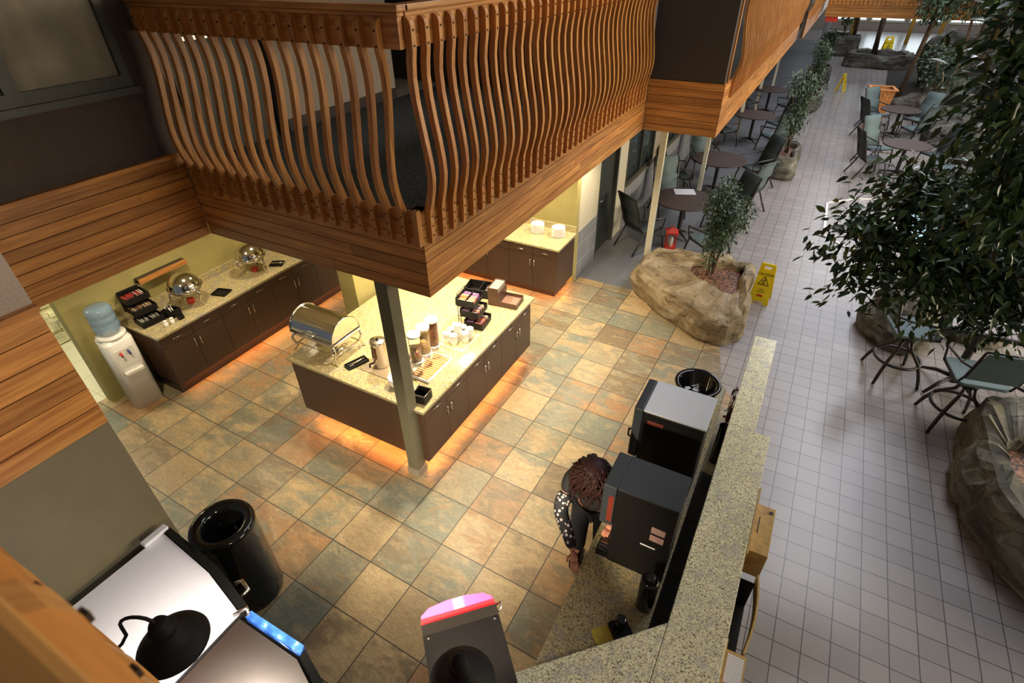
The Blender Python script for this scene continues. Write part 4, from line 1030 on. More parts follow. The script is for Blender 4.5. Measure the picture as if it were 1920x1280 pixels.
skinbody('patterned_sleeve',[((.10,-.185,1.19),.068),((.20,-.205,1.08),.060),((.37,-.075,.977),.046),((.41,-.05,.955),.038)],[(0,1),(1,2),(2,3)],n.m,pe)
skinbody('trousers',[((-.18,0,.88),(.135,.15)),((-.19,-.09,.78),.10),((-.15,-.10,.44),.085),((-.20,-.10,.08),.07),((-.19,.09,.78),.10),((-.15,.10,.44),.085),((-.20,.10,.08),.07)],[(0,1),(1,2),(2,3),(0,4),(4,5),(5,6)],M['jeans'],pe)
for s in (-1,1):
    m=MB(); m.rbox(-.27,s*.10-.042,-.0,-.01,s*.10+.042,.085,.035,0,4); m.build('shoe','black',pe)

# ------------------------------------------------------------------ walkway furniture
def sling_chair(dark=False):
    fab='dsling' if dark else 'teal'
    t=thing('sling_chair','', 'chair',(0,0,0))
    # faces +y ; seat h .42
    def sheet(pts,w,mat,name):
        m=MB(); vs=[];fs=[]; n=len(pts)
        for (y,z) in pts: vs+=[(-w,y,z),(w,y,z)]
        for (y,z) in pts: vs+=[(-w,y-.006,z-.010),(w,y-.006,z-.010)]
        for i in range(n-1):
            fs.append((2*i,2*i+1,2*i+3,2*i+2)); fs.append((2*n+2*i,2*n+2*i+2,2*n+2*i+3,2*n+2*i+1)); fs.append((2*i,2*i+2,2*n+2*i+2,2*n+2*i)); fs.append((2*i+1,2*n+2*i+1,2*n+2*i+3,2*i+3))
        fs.append((0,2*n,2*n+1,1)); fs.append((2*n-2,2*n-1,4*n-1,4*n-2))
        m.add(vs,fs,0,True); return m.build(name,mat,t)
    sheet([(.25,.41),(.22,.435),(.1,.425),(-.08,.40),(-.20,.41)],.235,fab,'seat')
    sheet([(-.20,.42),(-.25,.55),(-.29,.72),(-.33,.76),(-.36,.92),(-.41,1.06),(-.44,1.07)],.235,fab,'backrest')
    m=MB()
    for s in (-1,1):
        m.tube([(s*.25,.24,.40),(s*.25,-.18,.385),(s*.25,-.24,.50),(s*.25,-.345,.85),(s*.25,-.425,1.05)],.018,8)
    m.tube([(-.25,.24,.40),(.25,.24,.40)],.012,6); m.tube([(-.25,-.425,1.05),(.25,-.425,1.05)],.012,6); m.tube([(-.25,-.19,.385),(.25,-.19,.385)],.012,6)
    m.build('frame','dkmetal',t)
    for s in (-1,1):
        MB().tube([(s*.26,-.29,.68),(s*.29,-.15,.66),(s*.30,.10,.635),(s*.295,.24,.62),(s*.27,.25,.52),(s*.26,.22,.40)],[.012,.014,.016,.014,.012,.012],8).build('armrest','dkmetal',t)
        MB().tube([(s*.255,.22,.40),(s*.27,.27,.2),(s*.275,.30,.0)],.017,8).build('leg','dkmetal',t)
        MB().tube([(s*.255,-.16,.40),(s*.265,-.26,.2),(s*.27,-.38,.0)],.017,8).build('leg','dkmetal',t)
    return t
P0=None; P1=None
def chair(x,y,face,label,dark=False,z=0.0,group=None):
    """face = direction (deg) the sitter looks, 0=+x, 90=+y"""
    global P0,P1
    rz=math.radians(face-90)
    if dark:
        if P1 is None: P1=sling_chair(True); o=P1; o.location=(x,y,z); o.rotation_euler=(0,0,rz)
        else: o=dup(P1,(x,y,z),rz)
    else:
        if P0 is None: P0=sling_chair(False); o=P0; o.location=(x,y,z); o.rotation_euler=(0,0,rz)
        else: o=dup(P0,(x,y,z),rz)
    o['label']=label; o['group']=group or 'sling chairs in the walkway'; return o
def round_table(x,y,r,label,z=0.0):
    t=thing('round_table',label,'table',(x,y,z),0,'round walkway tables')
    MB().lathe([(r-.02,.70),(r,.705),(r,.725),(r-.01,.73)],n=48).build('tabletop','ttop',t)
    MB().lathe([(.045,.05),(.04,.1),(.04,.66),(.12,.70)],n=20).build('pedestal','dkmetal',t)
    for k in range(4):
        a=PI/4+k*PI/2; c,s=math.cos(a),math.sin(a); MB().tube([(.03*c,.03*s,.09),(.2*c,.2*s,.05),(.34*c,.34*s,.012)],[.022,.018,.012],8).build('foot','dkmetal',t)
round_table(-1.80,9.85,.56,'round brown table with a newspaper under the walkway')
round_table(-1.70,12.52,.57,'round brown table behind the one with the newspaper')
round_table(-1.62,16.9,.55,'round brown table beside the second rock planter')
round_table(-1.68,20.6,.50,'farthest round brown table under the walkway')
round_table(1.93,15.5,.50,'round brown table right of the walkway, nearer of two')
round_table(1.92,19.2,.50,'round brown table by the orange wooden planter box')
chair(-2.30,9.05,55,'dark sling chair behind the cream post, back to the wall',True)
chair(-2.28,10.75,-55,'teal sling chair facing the camera behind the newspaper table')
chair(-1.10,10.45,-135,'dark high-backed sling chair on the walkway side of the newspaper table',True)
chair(-1.10,9.0,140,'teal sling chair behind the nearest leafy shrub')
chair(-2.45,12.0,30,'dark sling chair between newspaper table and second table',True)
chair(-2.20,13.45,-60,'teal sling chair against the wall beyond the second table')
chair(-.97,11.75,150,'teal sling chair seen edge-on at the second table')
chair(-1.0,13.30,-140,'dark sling chair by the second rock planter',True)
chair(-2.25,16.2,45,'dark sling chair left of the third walkway table',True)
chair(-.95,16.2,135,'grey-teal sling chair behind the second shrub')
chair(-1.0,17.6,-135,'dark sling chair beyond the third walkway table',True)
chair(-2.25,20.0,45,'dark sling chair at the farthest walkway table, wall side',True)
chair(-.98,20.0,140,'dark sling chair at the farthest walkway table, planter side',True)
chair(1.30,15.15,20,'dark-backed sling chair left of the nearer right-hand table',True)
chair(1.42,16.20,-45,'pale teal sling chair facing the camera behind the nearer right-hand table')
chair(2.72,15.25,165,'teal sling chair right of the nearer right-hand table')
chair(2.68,16.15,-140,'dark teal sling chair half hidden by leaves at the nearer right-hand table',True)
chair(1.32,18.75,25,'dark-backed sling chair left of the farther right-hand table',True)
chair(1.42,19.90,-45,'pale sling chair in front of the orange planter box')
chair(2.45,19.75,-130,'teal sling chair behind the farther right-hand table')
chair(2.35,18.55,130,'teal sling chair in front of the farther right-hand table, seen from its side')
# newspaper
n=N('newsprint'); wv=n.add('ShaderNodeTexWave'); n.link(n.obj(),wv.inputs[0]); wv.inputs['Scale'].default_value=18; wv.inputs['Distortion'].default_value=3; n.col(n.ramp(wv.outputs[1],[(.15,(.15,.15,.22)),(.3,(.75,.75,.80))])); n.set(.7)
o=MB().box(-.19,-.14,0,.19,.14,.006).build('newspaper',n.m,None,(-1.88,10.18,.7305)); o.rotation_euler=(0,0,.4); tag(o,'open newspaper lying on the nearest walkway table','newspaper')
# red lantern box on floor
t=thing('red_lantern','small red four-sided lantern standing by the cream post','lantern',(-1.80,9.28-.02,0),.3)
m=MB(); m.box(-.10,-.10,0,.10,.10,.03); m.box(-.11,-.11,.30,.11,.11,.33)
for x in (-.09,.075):
    for y in (-.09,.075): m.box(x,y,.03,x+.015,y+.015,.30)
m.add([(-.10,-.10,.33),(.10,-.10,.33),(.10,.10,.33),(-.10,.10,.33),(0,0,.40)],[(0,1,4),(1,2,4),(2,3,4),(3,0,4)]); m.tube([(-.03,0,.39),(-.02,0,.43),(.02,0,.43),(.03,0,.39)],.006,6)
m.build('frame','redp',t); MB().lathe([(.04,.031),(.04,.2),(.01,.205)],n=16).build('candle','china',t)
# ---- bar stools + high table
def stool():
    t=thing('swivel_bar_stool','','bar stool',(0,0,0))
    for k in range(4):
        a=PI/4+k*PI/2; c,s=math.cos(a),math.sin(a)
        MB().tube([(.06*c,.06*s,.58),(.10*c,.10*s,.45),(.24*c,.24*s,.30),(.31*c,.31*s,.14),(.35*c,.35*s,0)],[.018,.019,.021,.021,.018],8).build('leg','dkmetal',t)
    MB().tube([(.25*math.cos(a),.25*math.sin(a),.27) for a in np.linspace(0,2*PI,33)[:-1]],.018,8,closed=True).build('foot_ring','dkmetal',t)
    MB().lathe([(.09,.57),(.09,.60),(.05,.61),(.05,.68),(.12,.69)],n=20).build('swivel','dkmetal',t)
    o=MB().rbox(-.24,-.23,.70,.24,.25,.735,.06,0,4).build('seat','teal',t)
    m=MB(); m.tube([(-.24,.22,.71),(-.24,-.2,.71),(-.235,-.27,.85),(-.23,-.36,1.22)],.014,8); m.tube([(.24,.22,.71),(.24,-.2,.71),(.235,-.27,.85),(.23,-.36,1.22)],.014,8); m.tube([(-.23,-.36,1.22),(.23,-.36,1.22)],.014,8); m.tube([(-.24,.22,.71),(.24,.22,.71)],.012,6); m.build('frame','dkmetal',t)
    m=MB(); vs=[(-.225,-.262,.82),(.225,-.262,.82),(.225,-.34,1.10),(-.225,-.34,1.10),(.225,-.395,1.23),(-.225,-.395,1.23)]; vs+=[(a,b-.012,c) for a,b,c in vs]
    m.add(vs,[(0,1,2,3),(3,2,4,5),(6,9,8,7),(9,11,10,8),(0,3,9,6),(3,5,11,9),(1,7,8,2),(2,8,10,4),(0,6,7,1),(5,4,10,11)]); m.build('backrest','teal',t)
    for s in (-1,1): MB().tube([(s*.235,-.30,.98),(s*.28,-.18,.96),(s*.29,.08,.93),(s*.28,.2,.90),(s*.25,.2,.72)],[.012,.013,.014,.012,.012],8).build('armrest','dkmetal',t)
    return t
s=stool(); s.location=(1.66,6.95,0); s.rotation_euler=(0,0,math.radians(-75)); s['label']='teal bar stool turned sideways in front of the grey boulder'; s['group']='teal bar stools'
dup(s,(2.22,6.25,0),math.radians(10),'teal bar stool with its back to the camera, nearest the bottom right planter')
dup(s,(3.05,7.1,0),math.radians(120),'teal bar stool at the right edge behind the leaves')
t=thing('high_table','tall slatted-top bar table between the bar stools','table',(2.30,7.0,0),.0)
m=MB(); 
for i in range(13): m.box(-.38+.0595*i,-.38,1.0,-.38+.0595*i+.05,.38,1.02)
m.build('slats',plain('grey_slats',(.30,.27,.27),.4),t)
m=MB(); m.box(-.42,-.42,.985,.42,-.38,1.025); m.box(-.42,.38,.985,.42,.42,1.025); m.box(-.42,-.38,.985,-.38,.38,1.025); m.box(.38,-.38,.985,.42,.38,1.025); m.build('rim','dkmetal',t)
m=MB().lathe([(.05,.1),(.045,.15),(.045,.95),(.12,.985)],n=16).build('pedestal','dkmetal',t)
for k in range(4):
    a=PI/4+k*PI/2; c,s_=math.cos(a),math.sin(a); MB().tube([(.03*c,.03*s_,.16),(.2*c,.2*s_,.12),(.40*c,.40*s_,.015)],[.03,.025,.018],8).build('foot','dkmetal',t)

# ------------------------------------------------------------------ wet floor signs (text as mesh)
FNT=None
def text_mesh(s,size,parent,mat,loc,rot,name='lettering',ext=.0006):
    cu=bpy.data.curves.new(name,'FONT'); cu.body=s; cu.size=size; cu.align_x='CENTER'; cu.align_y='CENTER'; cu.extrude=ext
    o=bpy.data.objects.new(name,cu); C.objects.link(o); dg=bpy.context.evaluated_depsgraph_get(); me=bpy.data.meshes.new_from_object(o.evaluated_get(dg)); bpy.data.objects.remove(o)
    me.materials.clear(); me.materials.append(M[mat]); o=bpy.data.objects.new(name,me); C.objects.link(o); o.parent=parent; o.location=loc; o.rotation_euler=rot; return o
def wet_sign():
    t=thing('wet_floor_sign','','sign',(0,0,0))
    hgt=.64; lean=math.radians(13)
    def panel(s):
        # local panel in xz plane, leaning; s=-1 front (towards -y)
        m=MB(); th=.012
        out=[(-.145,0),(-.145,.06),(-.10,.06),(-.10,.0)]
        def pr(poly):
            n=len(poly); vs=[(x,-th/2,z) for x,z in poly]+[(x,th/2,z) for x,z in poly]; fs=[tuple(range(n)),tuple(range(n,2*n))[::-1]]+[(i,(i+n),((i+1)%n)+n,(i+1)%n) for i in range(n)]
            m.add(vs,fs)
        pr([(-.15,.0),(-.07,.0),(-.06,.05),(.06,.05),(.07,0),(.15,0),(.135,.20),(-.135,.20)])
        pr([(-.135,.20),(.135,.20),(.112,.54),(-.112,.54)])
        pr([(-.112,.54),(-.05,.54),(-.048,.60),(-.108,.60)]); pr([(.05,.54),(.112,.54),(.108,.60),(.048,.60)]); pr([(-.108,.60),(.108,.60),(.10,.64),(-.10,.64)])
        o=m.build('panel','yellow',t); o.location=(0,s*.145,0); o.rotation_euler=(s*lean*1.0,0,0); return o
    a=panel(-1); b=panel(1)
    y=-.0075; R_=(PI/2,0,0)
    text_mesh('CAUTION',.052,a,'ink',(0,y,.475),R_)
    m=MB()
    def tri(r,z0): return [(r*math.sin(k*2*PI/3),z0+r*math.cos(k*2*PI/3)) for k in range(3)]
    o1=tri(.098,.355);i1=tri(.078,.355); vs=[(x,y,z) for x,z in o1]+[(x,y,z) for x,z in i1]; m.add(vs,[(0,1,4,3),(1,2,5,4),(2,0,3,5)])
    # slipping figure
    m.lathe([(.011,0),(.011,.001)],(.012,y-.0005,.395),10,axis='y')
    m.tube([(.008,y,.385),(-.006,y,.362),(-.010,y,.345)],.006,6); m.tube([(-.010,y,.345),(.016,y,.338),(.03,y,.325)],.0045,6); m.tube([(-.010,y,.345),(-.005,y,.325),(-.026,y,.318)],.0045,6); m.tube([(.0,y,.375),(-.025,y,.372)],.004,6)
    m.tube([(-.03,y,.312),(.035,y,.312)],.002,6)
    m.build('warning_symbol','ink',a)
    text_mesh('WET',.034,a,'ink',(0,y,.235),R_); text_mesh('FLOOR',.034,a,'ink',(0,y,.20),R_)
    m=MB(); m.box(-.042,-.0085,.125,.042,-.0065,.155); m.build('red_badge','redp',a)
    return t
ws=wet_sign(); ws.location=(-.075,8.10,-.004); ws.rotation_euler=(0,0,math.radians(-4)); ws['label']='yellow CAUTION WET FLOOR sign in front of the tan rock planter'
dup(ws,(.36,25.2,-.004),math.radians(70),'small yellow wet floor sign far up the walkway, seen nearly edge-on')
dup(ws,(1.85,33.6,-.004),math.radians(15),'yellow wet floor sign far away beside the thin tree trunks').scale=(1.6,1.6,1.6)

# ------------------------------------------------------------------ rocks and planters
def smooth_poly(pts,n=40):
    P=[Vector((*p,0)) for p in pts]; k=len(P); out=[]
    per=n//k+1
    for i in range(k):
        p0,p1,p2,p3=P[i-1],P[i],P[(i+1)%k],P[(i+2)%k]
        for j in range(per):
            u=j/per; out.append(.5*((2*p1)+(-p0+p2)*u+(2*p0-5*p1+4*p2-p3)*u*u+(-p0+3*p1-3*p2+p3)*u**3))
    return out
def rock_planter(name,outline,h,rim,mat,label,z=-.004,seed=1,soil='mulch',amp=.06,shift=(0,0),fr=None):
    pts=smooth_poly(outline,64); n=len(pts); c=sum(pts,Vector())/n
    t=thing(name,label,'planter',(c.x,c.y,z))
    prof=[(0,0),(.03,.12),(.02,.45),(-.01,.8),(-.05,.97),(-.12,1.0),(-rim*.6,1.0),(-rim,.93),(-rim-.02,.65)]
    vs=[];fs=[]
    for j,(o,zz) in enumerate(prof):
        for i,p in enumerate(pts):
            d=(p-c); dd=d.normalized(); q=p+dd*o; q.z=zz*h
            nv=noise.noise(Vector((p.x*2.1+seed,p.y*2.1,zz*1.3)))*amp+noise.noise(Vector((p.x*6+seed,p.y*6,zz*4)))*amp*.45
            f=1 if j>0 else .3
            q+=dd*nv*f
            if fr and j>=6:
                ff=fr*(1.06,1.0,.97)[j-6]; zz_=q.z; q=c+Vector((*shift,0))+d*ff+dd*nv*.6; q.z=zz_
            q.z+=(nv*.9 if j>1 else 0); q.z=max(q.z,0)
            vs.append(q-Vector((c.x,c.y,0)))
    for j in range(len(prof)-1):
        for i in range(n): fs.append((j*n+i,j*n+(i+1)%n,(j+1)*n+(i+1)%n,(j+1)*n+i))
    m=MB().add(vs,fs,0,False); m.build('rock_wall',mat,t)
    m=MB(); vs=[p-Vector((c.x,c.y,0)) for p in ([c+Vector((*shift,0))+(q-c)*fr for q in pts] if fr else [q+(q-c).normalized()*(-rim+.0) for q in pts])]
    vs=[Vector((v.x,v.y,h*.72)) for v in vs]+[Vector((0,0,h*.76))]; m.add(vs,[(i,(i+1)%n,n) for i in range(n)],0,True); m.build('planting_bed',soil,t)
    return t
rock_planter('rock_planter',[(-1.98,7.62),(-1.55,7.10),(-.95,6.75),(-.42,6.55),(-.18,6.85),(-.22,7.55),(-.30,8.35),(-.62,8.62),(-1.25,8.40),(-1.90,8.15)],.42,.30,'rockw','large tan rock planter with mulch at the end of the slate floor',seed=3,shift=(.22,.26),fr=.45,amp=.10)
rock_planter('rock_planter',[(-1.0,14.6),(-.82,14.1),(-.28,14.0),(-.20,14.9),(-.30,15.5),(-.85,15.6)],.52,.18,'rockg','second rock planter along the walkway, under a small tree',seed=8)
rock_planter('rock_planter',[(-.85,21.6),(-.75,21.2),(-.28,21.2),(-.15,22.4),(-.35,23.4),(-.9,23.3)],.5,.18,'rockg','third rock planter along the walkway',seed=12)
rock_planter('rock_planter',[(-.95,26.6),(-.8,26.2),(-.3,26.2),(-.15,27.3),(-.35,28.2),(-.9,28.1)],.5,.18,'rockd','fourth rock planter along the walkway',seed=15)
rock_planter('rock_planter',[(-.9,34.2),(.4,34.2),(.6,35.0),(-.8,35.2)],.9,.2,'rockd','mossy far planter near the white column',seed=19,amp=.1)
rock_planter('rock_planter',[(.30,31.2),(1.2,30.9),(2.6,31.0),(2.8,32.6),(1.4,33.0),(.4,32.6)],.55,.3,'rockd','low dark planter with thin trunks in the middle distance',seed=23,soil='soil',amp=.1)
rock_planter('rock_planter',[(2.35,6.15),(2.24,5.4),(2.28,4.6),(2.75,3.95),(3.6,3.6),(4.6,4.2),(4.6,5.9),(3.2,6.3)],.58,.55,'rockg','large grey rock planter at the bottom right edge',seed=31,amp=.12,shift=(-.42,.05),fr=.36)
def boulder(x,y,z,sx,sy,sz,mat,label,seed,group=None):
    import bmesh
    bm=bmesh.new(); bmesh.ops.create_icosphere(bm,subdivisions=4,radius=1)
    for v in bm.verts:
        p=v.co.normalized(); k=1+.28*noise.noise(p*1.3+Vector((seed,0,0)))+.12*noise.noise(p*3.4+Vector((0,seed,0)))+.04*noise.noise(p*9+Vector((0,seed,0)))
        c=Vector((p.x*k*sx,p.y*k*sy,p.z*k*sz)); 
        c.z=max(c.z,-sz*.45); v.co=c+Vector((0,0,sz*.45))
    me=bpy.data.meshes.new('boulder'); bm.to_mesh(me); bm.free(); me.materials.append(M[mat])
    o=bpy.data.objects.new('boulder',me); C.objects.link(o); o.location=(x,y,z); tag(o,label,'rock',group); return o
boulder(1.72,8.05,-.004,.42,.62,.50,'rockg','rounded brown boulder behind the sideways bar stool',2)
boulder(2.55,8.55,-.004,.62,.42,.42,'rockg','flat layered boulder behind the high table',5)
BL=[(3.2,19.2,.55,.8,.4),(3.9,17.6,.8,.7,.45),(3.3,21.8,.9,.8,.6),(4.5,20.0,1.0,.9,.8),(5.6,22,1.3,1.2,1.2),(3.6,24.3,.9,1.0,.8),(5.0,25.5,1.3,1.2,1.3),(2.4,22.8,.5,.6,.35),(6.2,19.0,1.1,1,.9),(3.4,14.9,.5,.5,.35),(4.4,15.6,.8,.7,.5),(5.3,17.0,.8,.8,.7),(4.0,28,1.2,1.1,1.3),(7.5,24.0,1.5,1.0,1.2)]
for i,(x,y,a,b,c) in enumerate(BL): boulder(x,y,-.004,a,b,c,'rockg' if i%3 else 'rockd','grey-brown boulder of the rockery beyond the right-hand tables',10+i*1.7,'rockery boulders')
# planted bed ground
floor_poly('floor_planting_bed',[(1.75,23.5),(2.6,21.6),(3.2,18),(7,13.4),(XE-.1,13.4),(XE-.1,36),(2.2,36),(2.0,30)],.03,'soil','dark planted ground of the rockery',.03)
# pool
edge=MB(); PP=[(2.6,14.05),(1.15,13.40),(.62,12.90),(.66,11.10),(1.32,10.44),(2.6,9.95)]
def strip(P,w,h,m):
    for a,b in zip(P[:-1],P[1:]):
        d=Vector((b[0]-a[0],b[1]-a[1],0)).normalized(); nn=Vector((-d.y,d.x,0))*w/2
        A=Vector((*a,0))-d*.012;B=Vector((*b,0))+d*.012
        q=[A-nn,B-nn,B+nn,A+nn]; m.prism([(p.x,p.y) for p in q],-.003,h)
strip(PP,.045,.012,edge); tag(edge.build('white_floor_line','white'),'white angular floor line around the spa area','floor marking')
o=MB().prism([(2.0,12.9),(1.75,12.4),(1.75,11.6),(2.0,11.1),(4.2,11.1),(4.4,11.6),(4.4,12.4),(4.2,12.9)],-.003,.10).build('spa_rim','white'); tag(o,'pale raised rim of the small spa pool glimpsed through leaves','pool')
wat=N('pool_water'); f=wat.noise(wat.pos(),8,3); wat.col((.45,.75,.85)); wat.bump(f,.4,.02); wm=wat.set(.05)
o=MB().prism([(2.1,12.75),(1.9,12.35),(1.9,11.65),(2.1,11.25),(4.1,11.25),(4.25,11.65),(4.25,12.35),(4.1,12.75)],.101,.11).build('spa_water',wm); tag(o,'light blue spa water seen in glints through the tree','water')
# wooden planter box
t=thing('wooden_planter_box','orange wooden square planter box by the farther right-hand table','planter',(1.45,21.4,-.004),.15)
m=MB()
for k,(a,b) in enumerate([((-.30,-.30),(.30,-.30)),((.30,-.30),(.30,.30)),((.30,.30),(-.30,.30)),((-.30,.30),(-.30,-.30))]):
    for i in range(6):
        u0=i/6+.01;u1=(i+1)/6-.01
        p=lambda u,s:(a[0]+(b[0]-a[0])*u)*s
        q=lambda u,s:(a[1]+(b[1]-a[1])*u)*s
        m.add([(p(u0,.8),q(u0,.8),0),(p(u1,.8),q(u1,.8),0),(p(u1,1.05),q(u1,1.05),.85),(p(u0,1.05),q(u0,1.05),.85),(p(u0,.74),q(u0,.74),0),(p(u1,.74),q(u1,.74),0),(p(u1,.99),q(u1,.99),.85),(p(u0,.99),q(u0,.99),.85)],[(0,1,2,3),(7,6,5,4),(0,4,5,1),(3,2,6,7),(0,3,7,4),(1,5,6,2)])
m.build('sides','orangewood',t)
m=MB()
for a in ((-.37,-.37,.37,-.28),(-.37,.28,.37,.37),(-.37,-.28,-.28,.28),(.28,-.28,.37,.28)): m.box(a[0],a[1],.85,a[2],a[3],.88)
m.build('rim','orangewood',t); MB().box(-.27,-.27,.70,.27,.27,.74).build('soil','soil',t)

# ------------------------------------------------------------------ foliage
def leaves(n,blobs,size,seed,hang=.5,aspect=.42,clump=None):
    """blobs: (cx,cy,cz,rx,ry,rz,weight). returns verts,faces arrays"""
    r=np.random.default_rng(seed); B=np.array(blobs,float); w_=B[:,6]/B[:,6].sum(); idx=r.choice(len(B),n,p=w_); b=B[idx]
    if clump:
        # sprig centres, leaves strung around each sprig
        k=max(1,n//clump); ci=r.choice(len(B),k,p=w_); cb=B[ci]
        d=r.normal(size=(k,3)); d/=np.linalg.norm(d,axis=1)[:,None]; rad=r.random(k)**.45
        sc_=cb[:,:3]+d*cb[:,3:6]*rad[:,None]
        sd=d*np.array([1,1,.3])+np.array([0,0,-.25]); sd/=np.linalg.norm(sd,axis=1)[:,None]
        si=r.integers(0,k,n); u=r.uniform(-1,1,n)
        ctr=sc_[si]+sd[si]*(u*size*3.2)[:,None]+r.normal(size=(n,3))*size*.55
        dirs=sd[si]*.8+r.normal(size=(n,3))*.55+np.array([0,0,-hang*.6])
    else:
        d=r.normal(size=(n,3)); d/=np.linalg.norm(d,axis=1)[:,None]; rad=r.random(n)**.4
        ctr=b[:,:3]+d*b[:,3:6]*rad[:,None]; dirs=d+r.normal(size=(n,3))*.6+np.array([0,0,-hang])
    dirs/=np.linalg.norm(dirs,axis=1)[:,None]
    up=np.array([0,0,1.])+r.normal(size=(n,3))*.45
    s=np.cross(dirs,up); s/=np.linalg.norm(s,axis=1)[:,None]; nn=np.cross(s,dirs)
    L=size*r.uniform(.7,1.25,n)[:,None]; W=L*aspect
    # 6 verts: base, right-mid, right-far, tip, left-far, left-mid + fold
    v=np.stack([ctr-dirs*L*.5, ctr-dirs*L*.15+s*W*.5+nn*W*.12, ctr+dirs*L*.2+s*W*.38+nn*W*.10, ctr+dirs*L*.55-nn*L*.06, ctr+dirs*L*.2-s*W*.38+nn*W*.10, ctr-dirs*L*.15-s*W*.5+nn*W*.12],1).reshape(-1,3)
    base=np.arange(n)*6
    f=np.concatenate([np.stack([base,base+1,base+2,base+3],1),np.stack([base,base+3,base+4,base+5],1)])
    return v,f
def foliage_obj(parent,n,blobs,size,seed,mat,name='foliage',**kw):
    v,f=leaves(n,blobs,size,seed,**kw); me=bpy.data.meshes.new(name); me.vertices.add(len(v)); me.vertices.foreach_set('co',v.ravel())
    me.loops.add(f.size); me.loops.foreach_set('vertex_index',f.ravel()); me.polygons.add(len(f)); me.polygons.foreach_set('loop_start',np.arange(len(f))*4); me.polygons.foreach_set('loop_total',np.full(len(f),4))
    me.materials.append(M[mat]); me.update(calc_edges=True); me.validate()
    o=bpy.data.objects.new(name,me); C.objects.link(o); o.parent=parent; return o
def tree(name,label,x,y,z,trunks,blobs,n,size,seed,mat='leaf',branches=(),cat='tree',group=None,**kw):
    t=thing(name,label,cat,(x,y,z),0,group)
    m=MB()
    for pts,r in trunks: m.tube(pts,r,8)
    m.build('trunk','bark',t)
    if branches:
        m=MB()
        for pts,r in branches: m.tube(pts,r,6)
        m.build('branches','bark',t)
    foliage_obj(t,n,blobs,size,seed,mat,**kw); return t
def shrub(x,y,z,h,r,label,seed,n=900,size=.07,mat='leaf2',cat='shrub',lean=(0,0)):
    rr=random.Random(seed); tr=[]; bl=[]
    for k in range(7):
        a=rr.uniform(0,2*PI); q=rr.uniform(.2,.8)*r; p=[(rr.uniform(-.06,.06),rr.uniform(-.06,.06),0)]
        p.append((q*math.cos(a)*.4+lean[0]*.3,q*math.sin(a)*.4+lean[1]*.3,h*.4)); p.append((q*math.cos(a)+lean[0],q*math.sin(a)+lean[1],h*rr.uniform(.7,.95))); tr.append((p,[.012,.009,.004]))
        bl.append((p[2][0],p[2][1],p[2][2],r*.55,r*.55,h*.18,1.0)); bl.append((p[1][0]*1.2,p[1][1]*1.2,h*.5,r*.5,r*.5,h*.25,.8))
    bl.append((0,0,h*.22,r*.5,r*.5,h*.14,.5))
    return tree('leafy_shrub',label,x,y,z,tr,bl,n,size,seed,mat,cat=cat,hang=.3)
shrub(-.86,7.86,.36,1.35,.36,'leafy green shrub growing in the large tan rock planter',4,2900,.062,lean=(.04,.10))
shrub(-.52,14.9,.36,1.75,.42,'bushy small tree in the second rock planter',5,1800,.075)
shrub(-.50,22.2,.34,1.7,.45,'dark rounded shrub in the third rock planter',6,1500,.08,'leaf2')
shrub(-.50,27.1,.34,1.5,.4,'dark shrub in the fourth rock planter',7,900,.09,'leaf')
shrub(-.1,34.7,.6,2.4,.7,'tall dark shrub near the white column',8,1200,.12,'leaf')
# near ficus: crown at right of the picture, trunk rooted in the bottom right planter
def near_ficus():
    bl=[(.42,4.02,2.92,.16,.18,.15,.30),(.60,4.15,2.78,.24,.3,.20,1.0),(.72,4.35,3.10,.28,.32,.17,1.2),(.98,4.3,2.95,.36,.4,.28,2.6),(.92,4.15,2.62,.30,.32,.18,1.3),(1.3,4.35,2.62,.45,.4,.38,3.2),(1.6,4.4,2.42,.4,.35,.18,.9),(1.5,4.6,3.1,.45,.5,.30,2.4),(1.75,4.4,2.75,.5,.5,.4,2.4),(.55,4.0,2.55,.14,.16,.10,.35)]
    trunk=[([(3.0-2.6,0,0),(2.75-2.6,-.1,.9),(2.35-2.6,-.3,1.7),(1.9-2.6,-.5,2.4),(1.5-2.6,-.6,2.9)],[.07,.06,.05,.04,.025])]
    X,Y,Z=2.6,4.95,.40
    bl2=[(a-X,b-Y,c-Z,d,e,f,g) for a,b,c,d,e,f,g in bl]
    br=[]
    rr=random.Random(4)
    for a,b,c,d,e,f,g in bl2:
        for q in range(3):
            br.append(([(-.9,-.55,2.3),((a-.9)/2+rr.uniform(-.05,.05),(b-.55)/2,(c+2.3)/2+.05),(a+rr.uniform(-d,d)*.8,b+rr.uniform(-e,e)*.8,c+rr.uniform(-f,f)*.6)],[.016,.009,.003]))
    tree('ficus_tree','large dark ficus whose leafy branch hangs over the walkway at right',X,Y,Z,trunk,bl2,8500,.075,11,'leaf',br,hang=.6,clump=9)
    bl=[(.80,3.62,3.92,.20,.25,.30,1.2),(.95,3.55,3.45,.22,.25,.28,1.6),(.72,3.72,4.22,.22,.25,.18,.9),(1.15,3.7,3.8,.3,.3,.45,2.4),(1.25,3.9,3.25,.3,.3,.25,1.4),(1.1,3.8,4.3,.3,.3,.2,1.0)]
    X,Y,Z=3.1,4.6,.40
    bl2=[(a-X,b-Y,c-Z,d,e,f,g) for a,b,c,d,e,f,g in bl]
    br=[([(-1.2,-.5,2.6),((a-1.2)/2,(b-.5)/2,(c+2.6)/2),(a,b,c)],[.016,.010,.003]) for a,b,c,d,e,f,g in bl2]
    tree('ficus_tree','ficus with big close leaves filling the top right corner',X,Y,Z,[([(.0,0,0),(-.2,-.1,1.2),(-.8,-.3,2.2),(-1.2,-.5,2.6),(-1.6,-.7,3.2)],[.07,.06,.045,.035,.02])],bl2,4200,.078,12,'leaf',br,hang=.6,clump=9)
near_ficus()
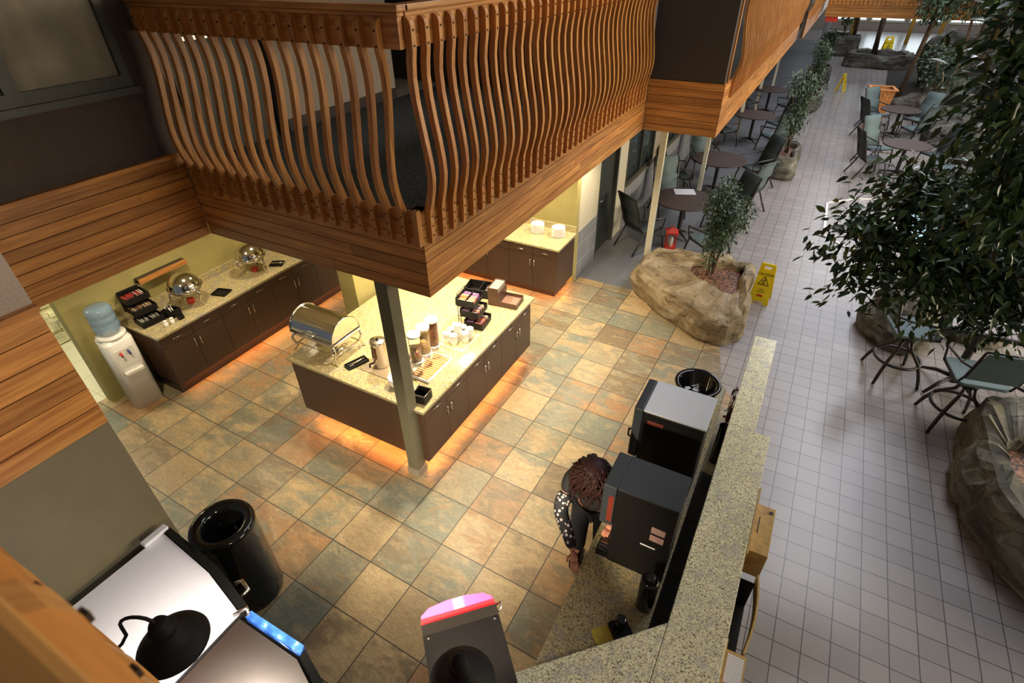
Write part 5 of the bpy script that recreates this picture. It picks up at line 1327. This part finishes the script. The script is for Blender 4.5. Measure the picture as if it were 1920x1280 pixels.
# far trees
def far_tree(x,y,z,h,r,label,seed,nt=3,n=1600,size=.14,crown=1.2,lean=0,mat='leaf2'):
    rr=random.Random(seed); tr=[];bl=[]
    for k in range(nt):
        a=rr.uniform(0,2*PI); q=r*rr.uniform(.2,.7); p=[(rr.uniform(-.12,.12),rr.uniform(-.12,.12),0),(q*.4*math.cos(a)+lean*.4,q*.4*math.sin(a),h*.5),(q*math.cos(a)+lean,q*math.sin(a),h)]
        tr.append((p,[.06,.045,.025])); bl.append((p[2][0],p[2][1],h,r*.7,r*.7,crown*.5,1)); bl.append((p[2][0]*.6,p[2][1]*.6,h-crown*.3,r*.6,r*.6,crown*.4,.7))
    return tree('atrium_tree',label,x,y,z,tr,bl,n,size,seed,mat,cat='tree')
far_tree(2.15,23.6,.03,3.4,1.1,'slender tree behind the orange planter box, with one pale trunk',31,2,1800,.13,1.6)
far_tree(3.6,23.7,.03,3.6,1.4,'multi-stemmed tree in the middle of the rockery',32,5,2600,.14,1.8,.3)
far_tree(1.3,31.9,.4,3.3,1.2,'thin-trunked tree in the low far planter',33,6,1600,.15,1.5,.2)
far_tree(5.2,23.0,.03,3.6,1.5,'dark bushy tree at the right behind the boulders',34,4,3000,.14,2.4,-.2,'leaf')
far_tree(8.0,22.6,.03,3.8,2.0,'dense dark tree at the far right of the rockery',35,4,3000,.17,3.0,0,'leaf')
far_tree(3.0,21.9,.03,1.6,.8,'low bushy plant at the foot of the rockery',36,5,1600,.10,1.2,0,'leaf2')
far_tree(6.0,17.5,.03,2.2,1.5,'wide dark bush right of the right-hand tables',37,5,2600,.12,2.2,0,'leaf')
far_tree(.35,35.0,.6,2.9,.9,'dark leafy tree beside the white column',38,4,1200,.14,1.2,0,'leaf')
# yellow posts in front of the far windows
for i,(x,y) in enumerate(((.2,40),(1.6,40),(3.0,40),(4.4,40))):
    o=MB().lathe([(.10,0),(.10,3.2)],n=16).build('yellow_post',plain('ochre_post_%d'%i,(.55,.30,.03),.5),None,(x,y,-.004)); tag(o,'ochre post in front of the bright far windows','post','ochre posts')
tag(MB().box(-.84,25.64,2.20,-.44,25.68,2.359).build('red_sign','redp'),'small red sign hanging under the bridge next to the walkway','sign')
# blue garment hanging under the walkway (person-height coat rack)
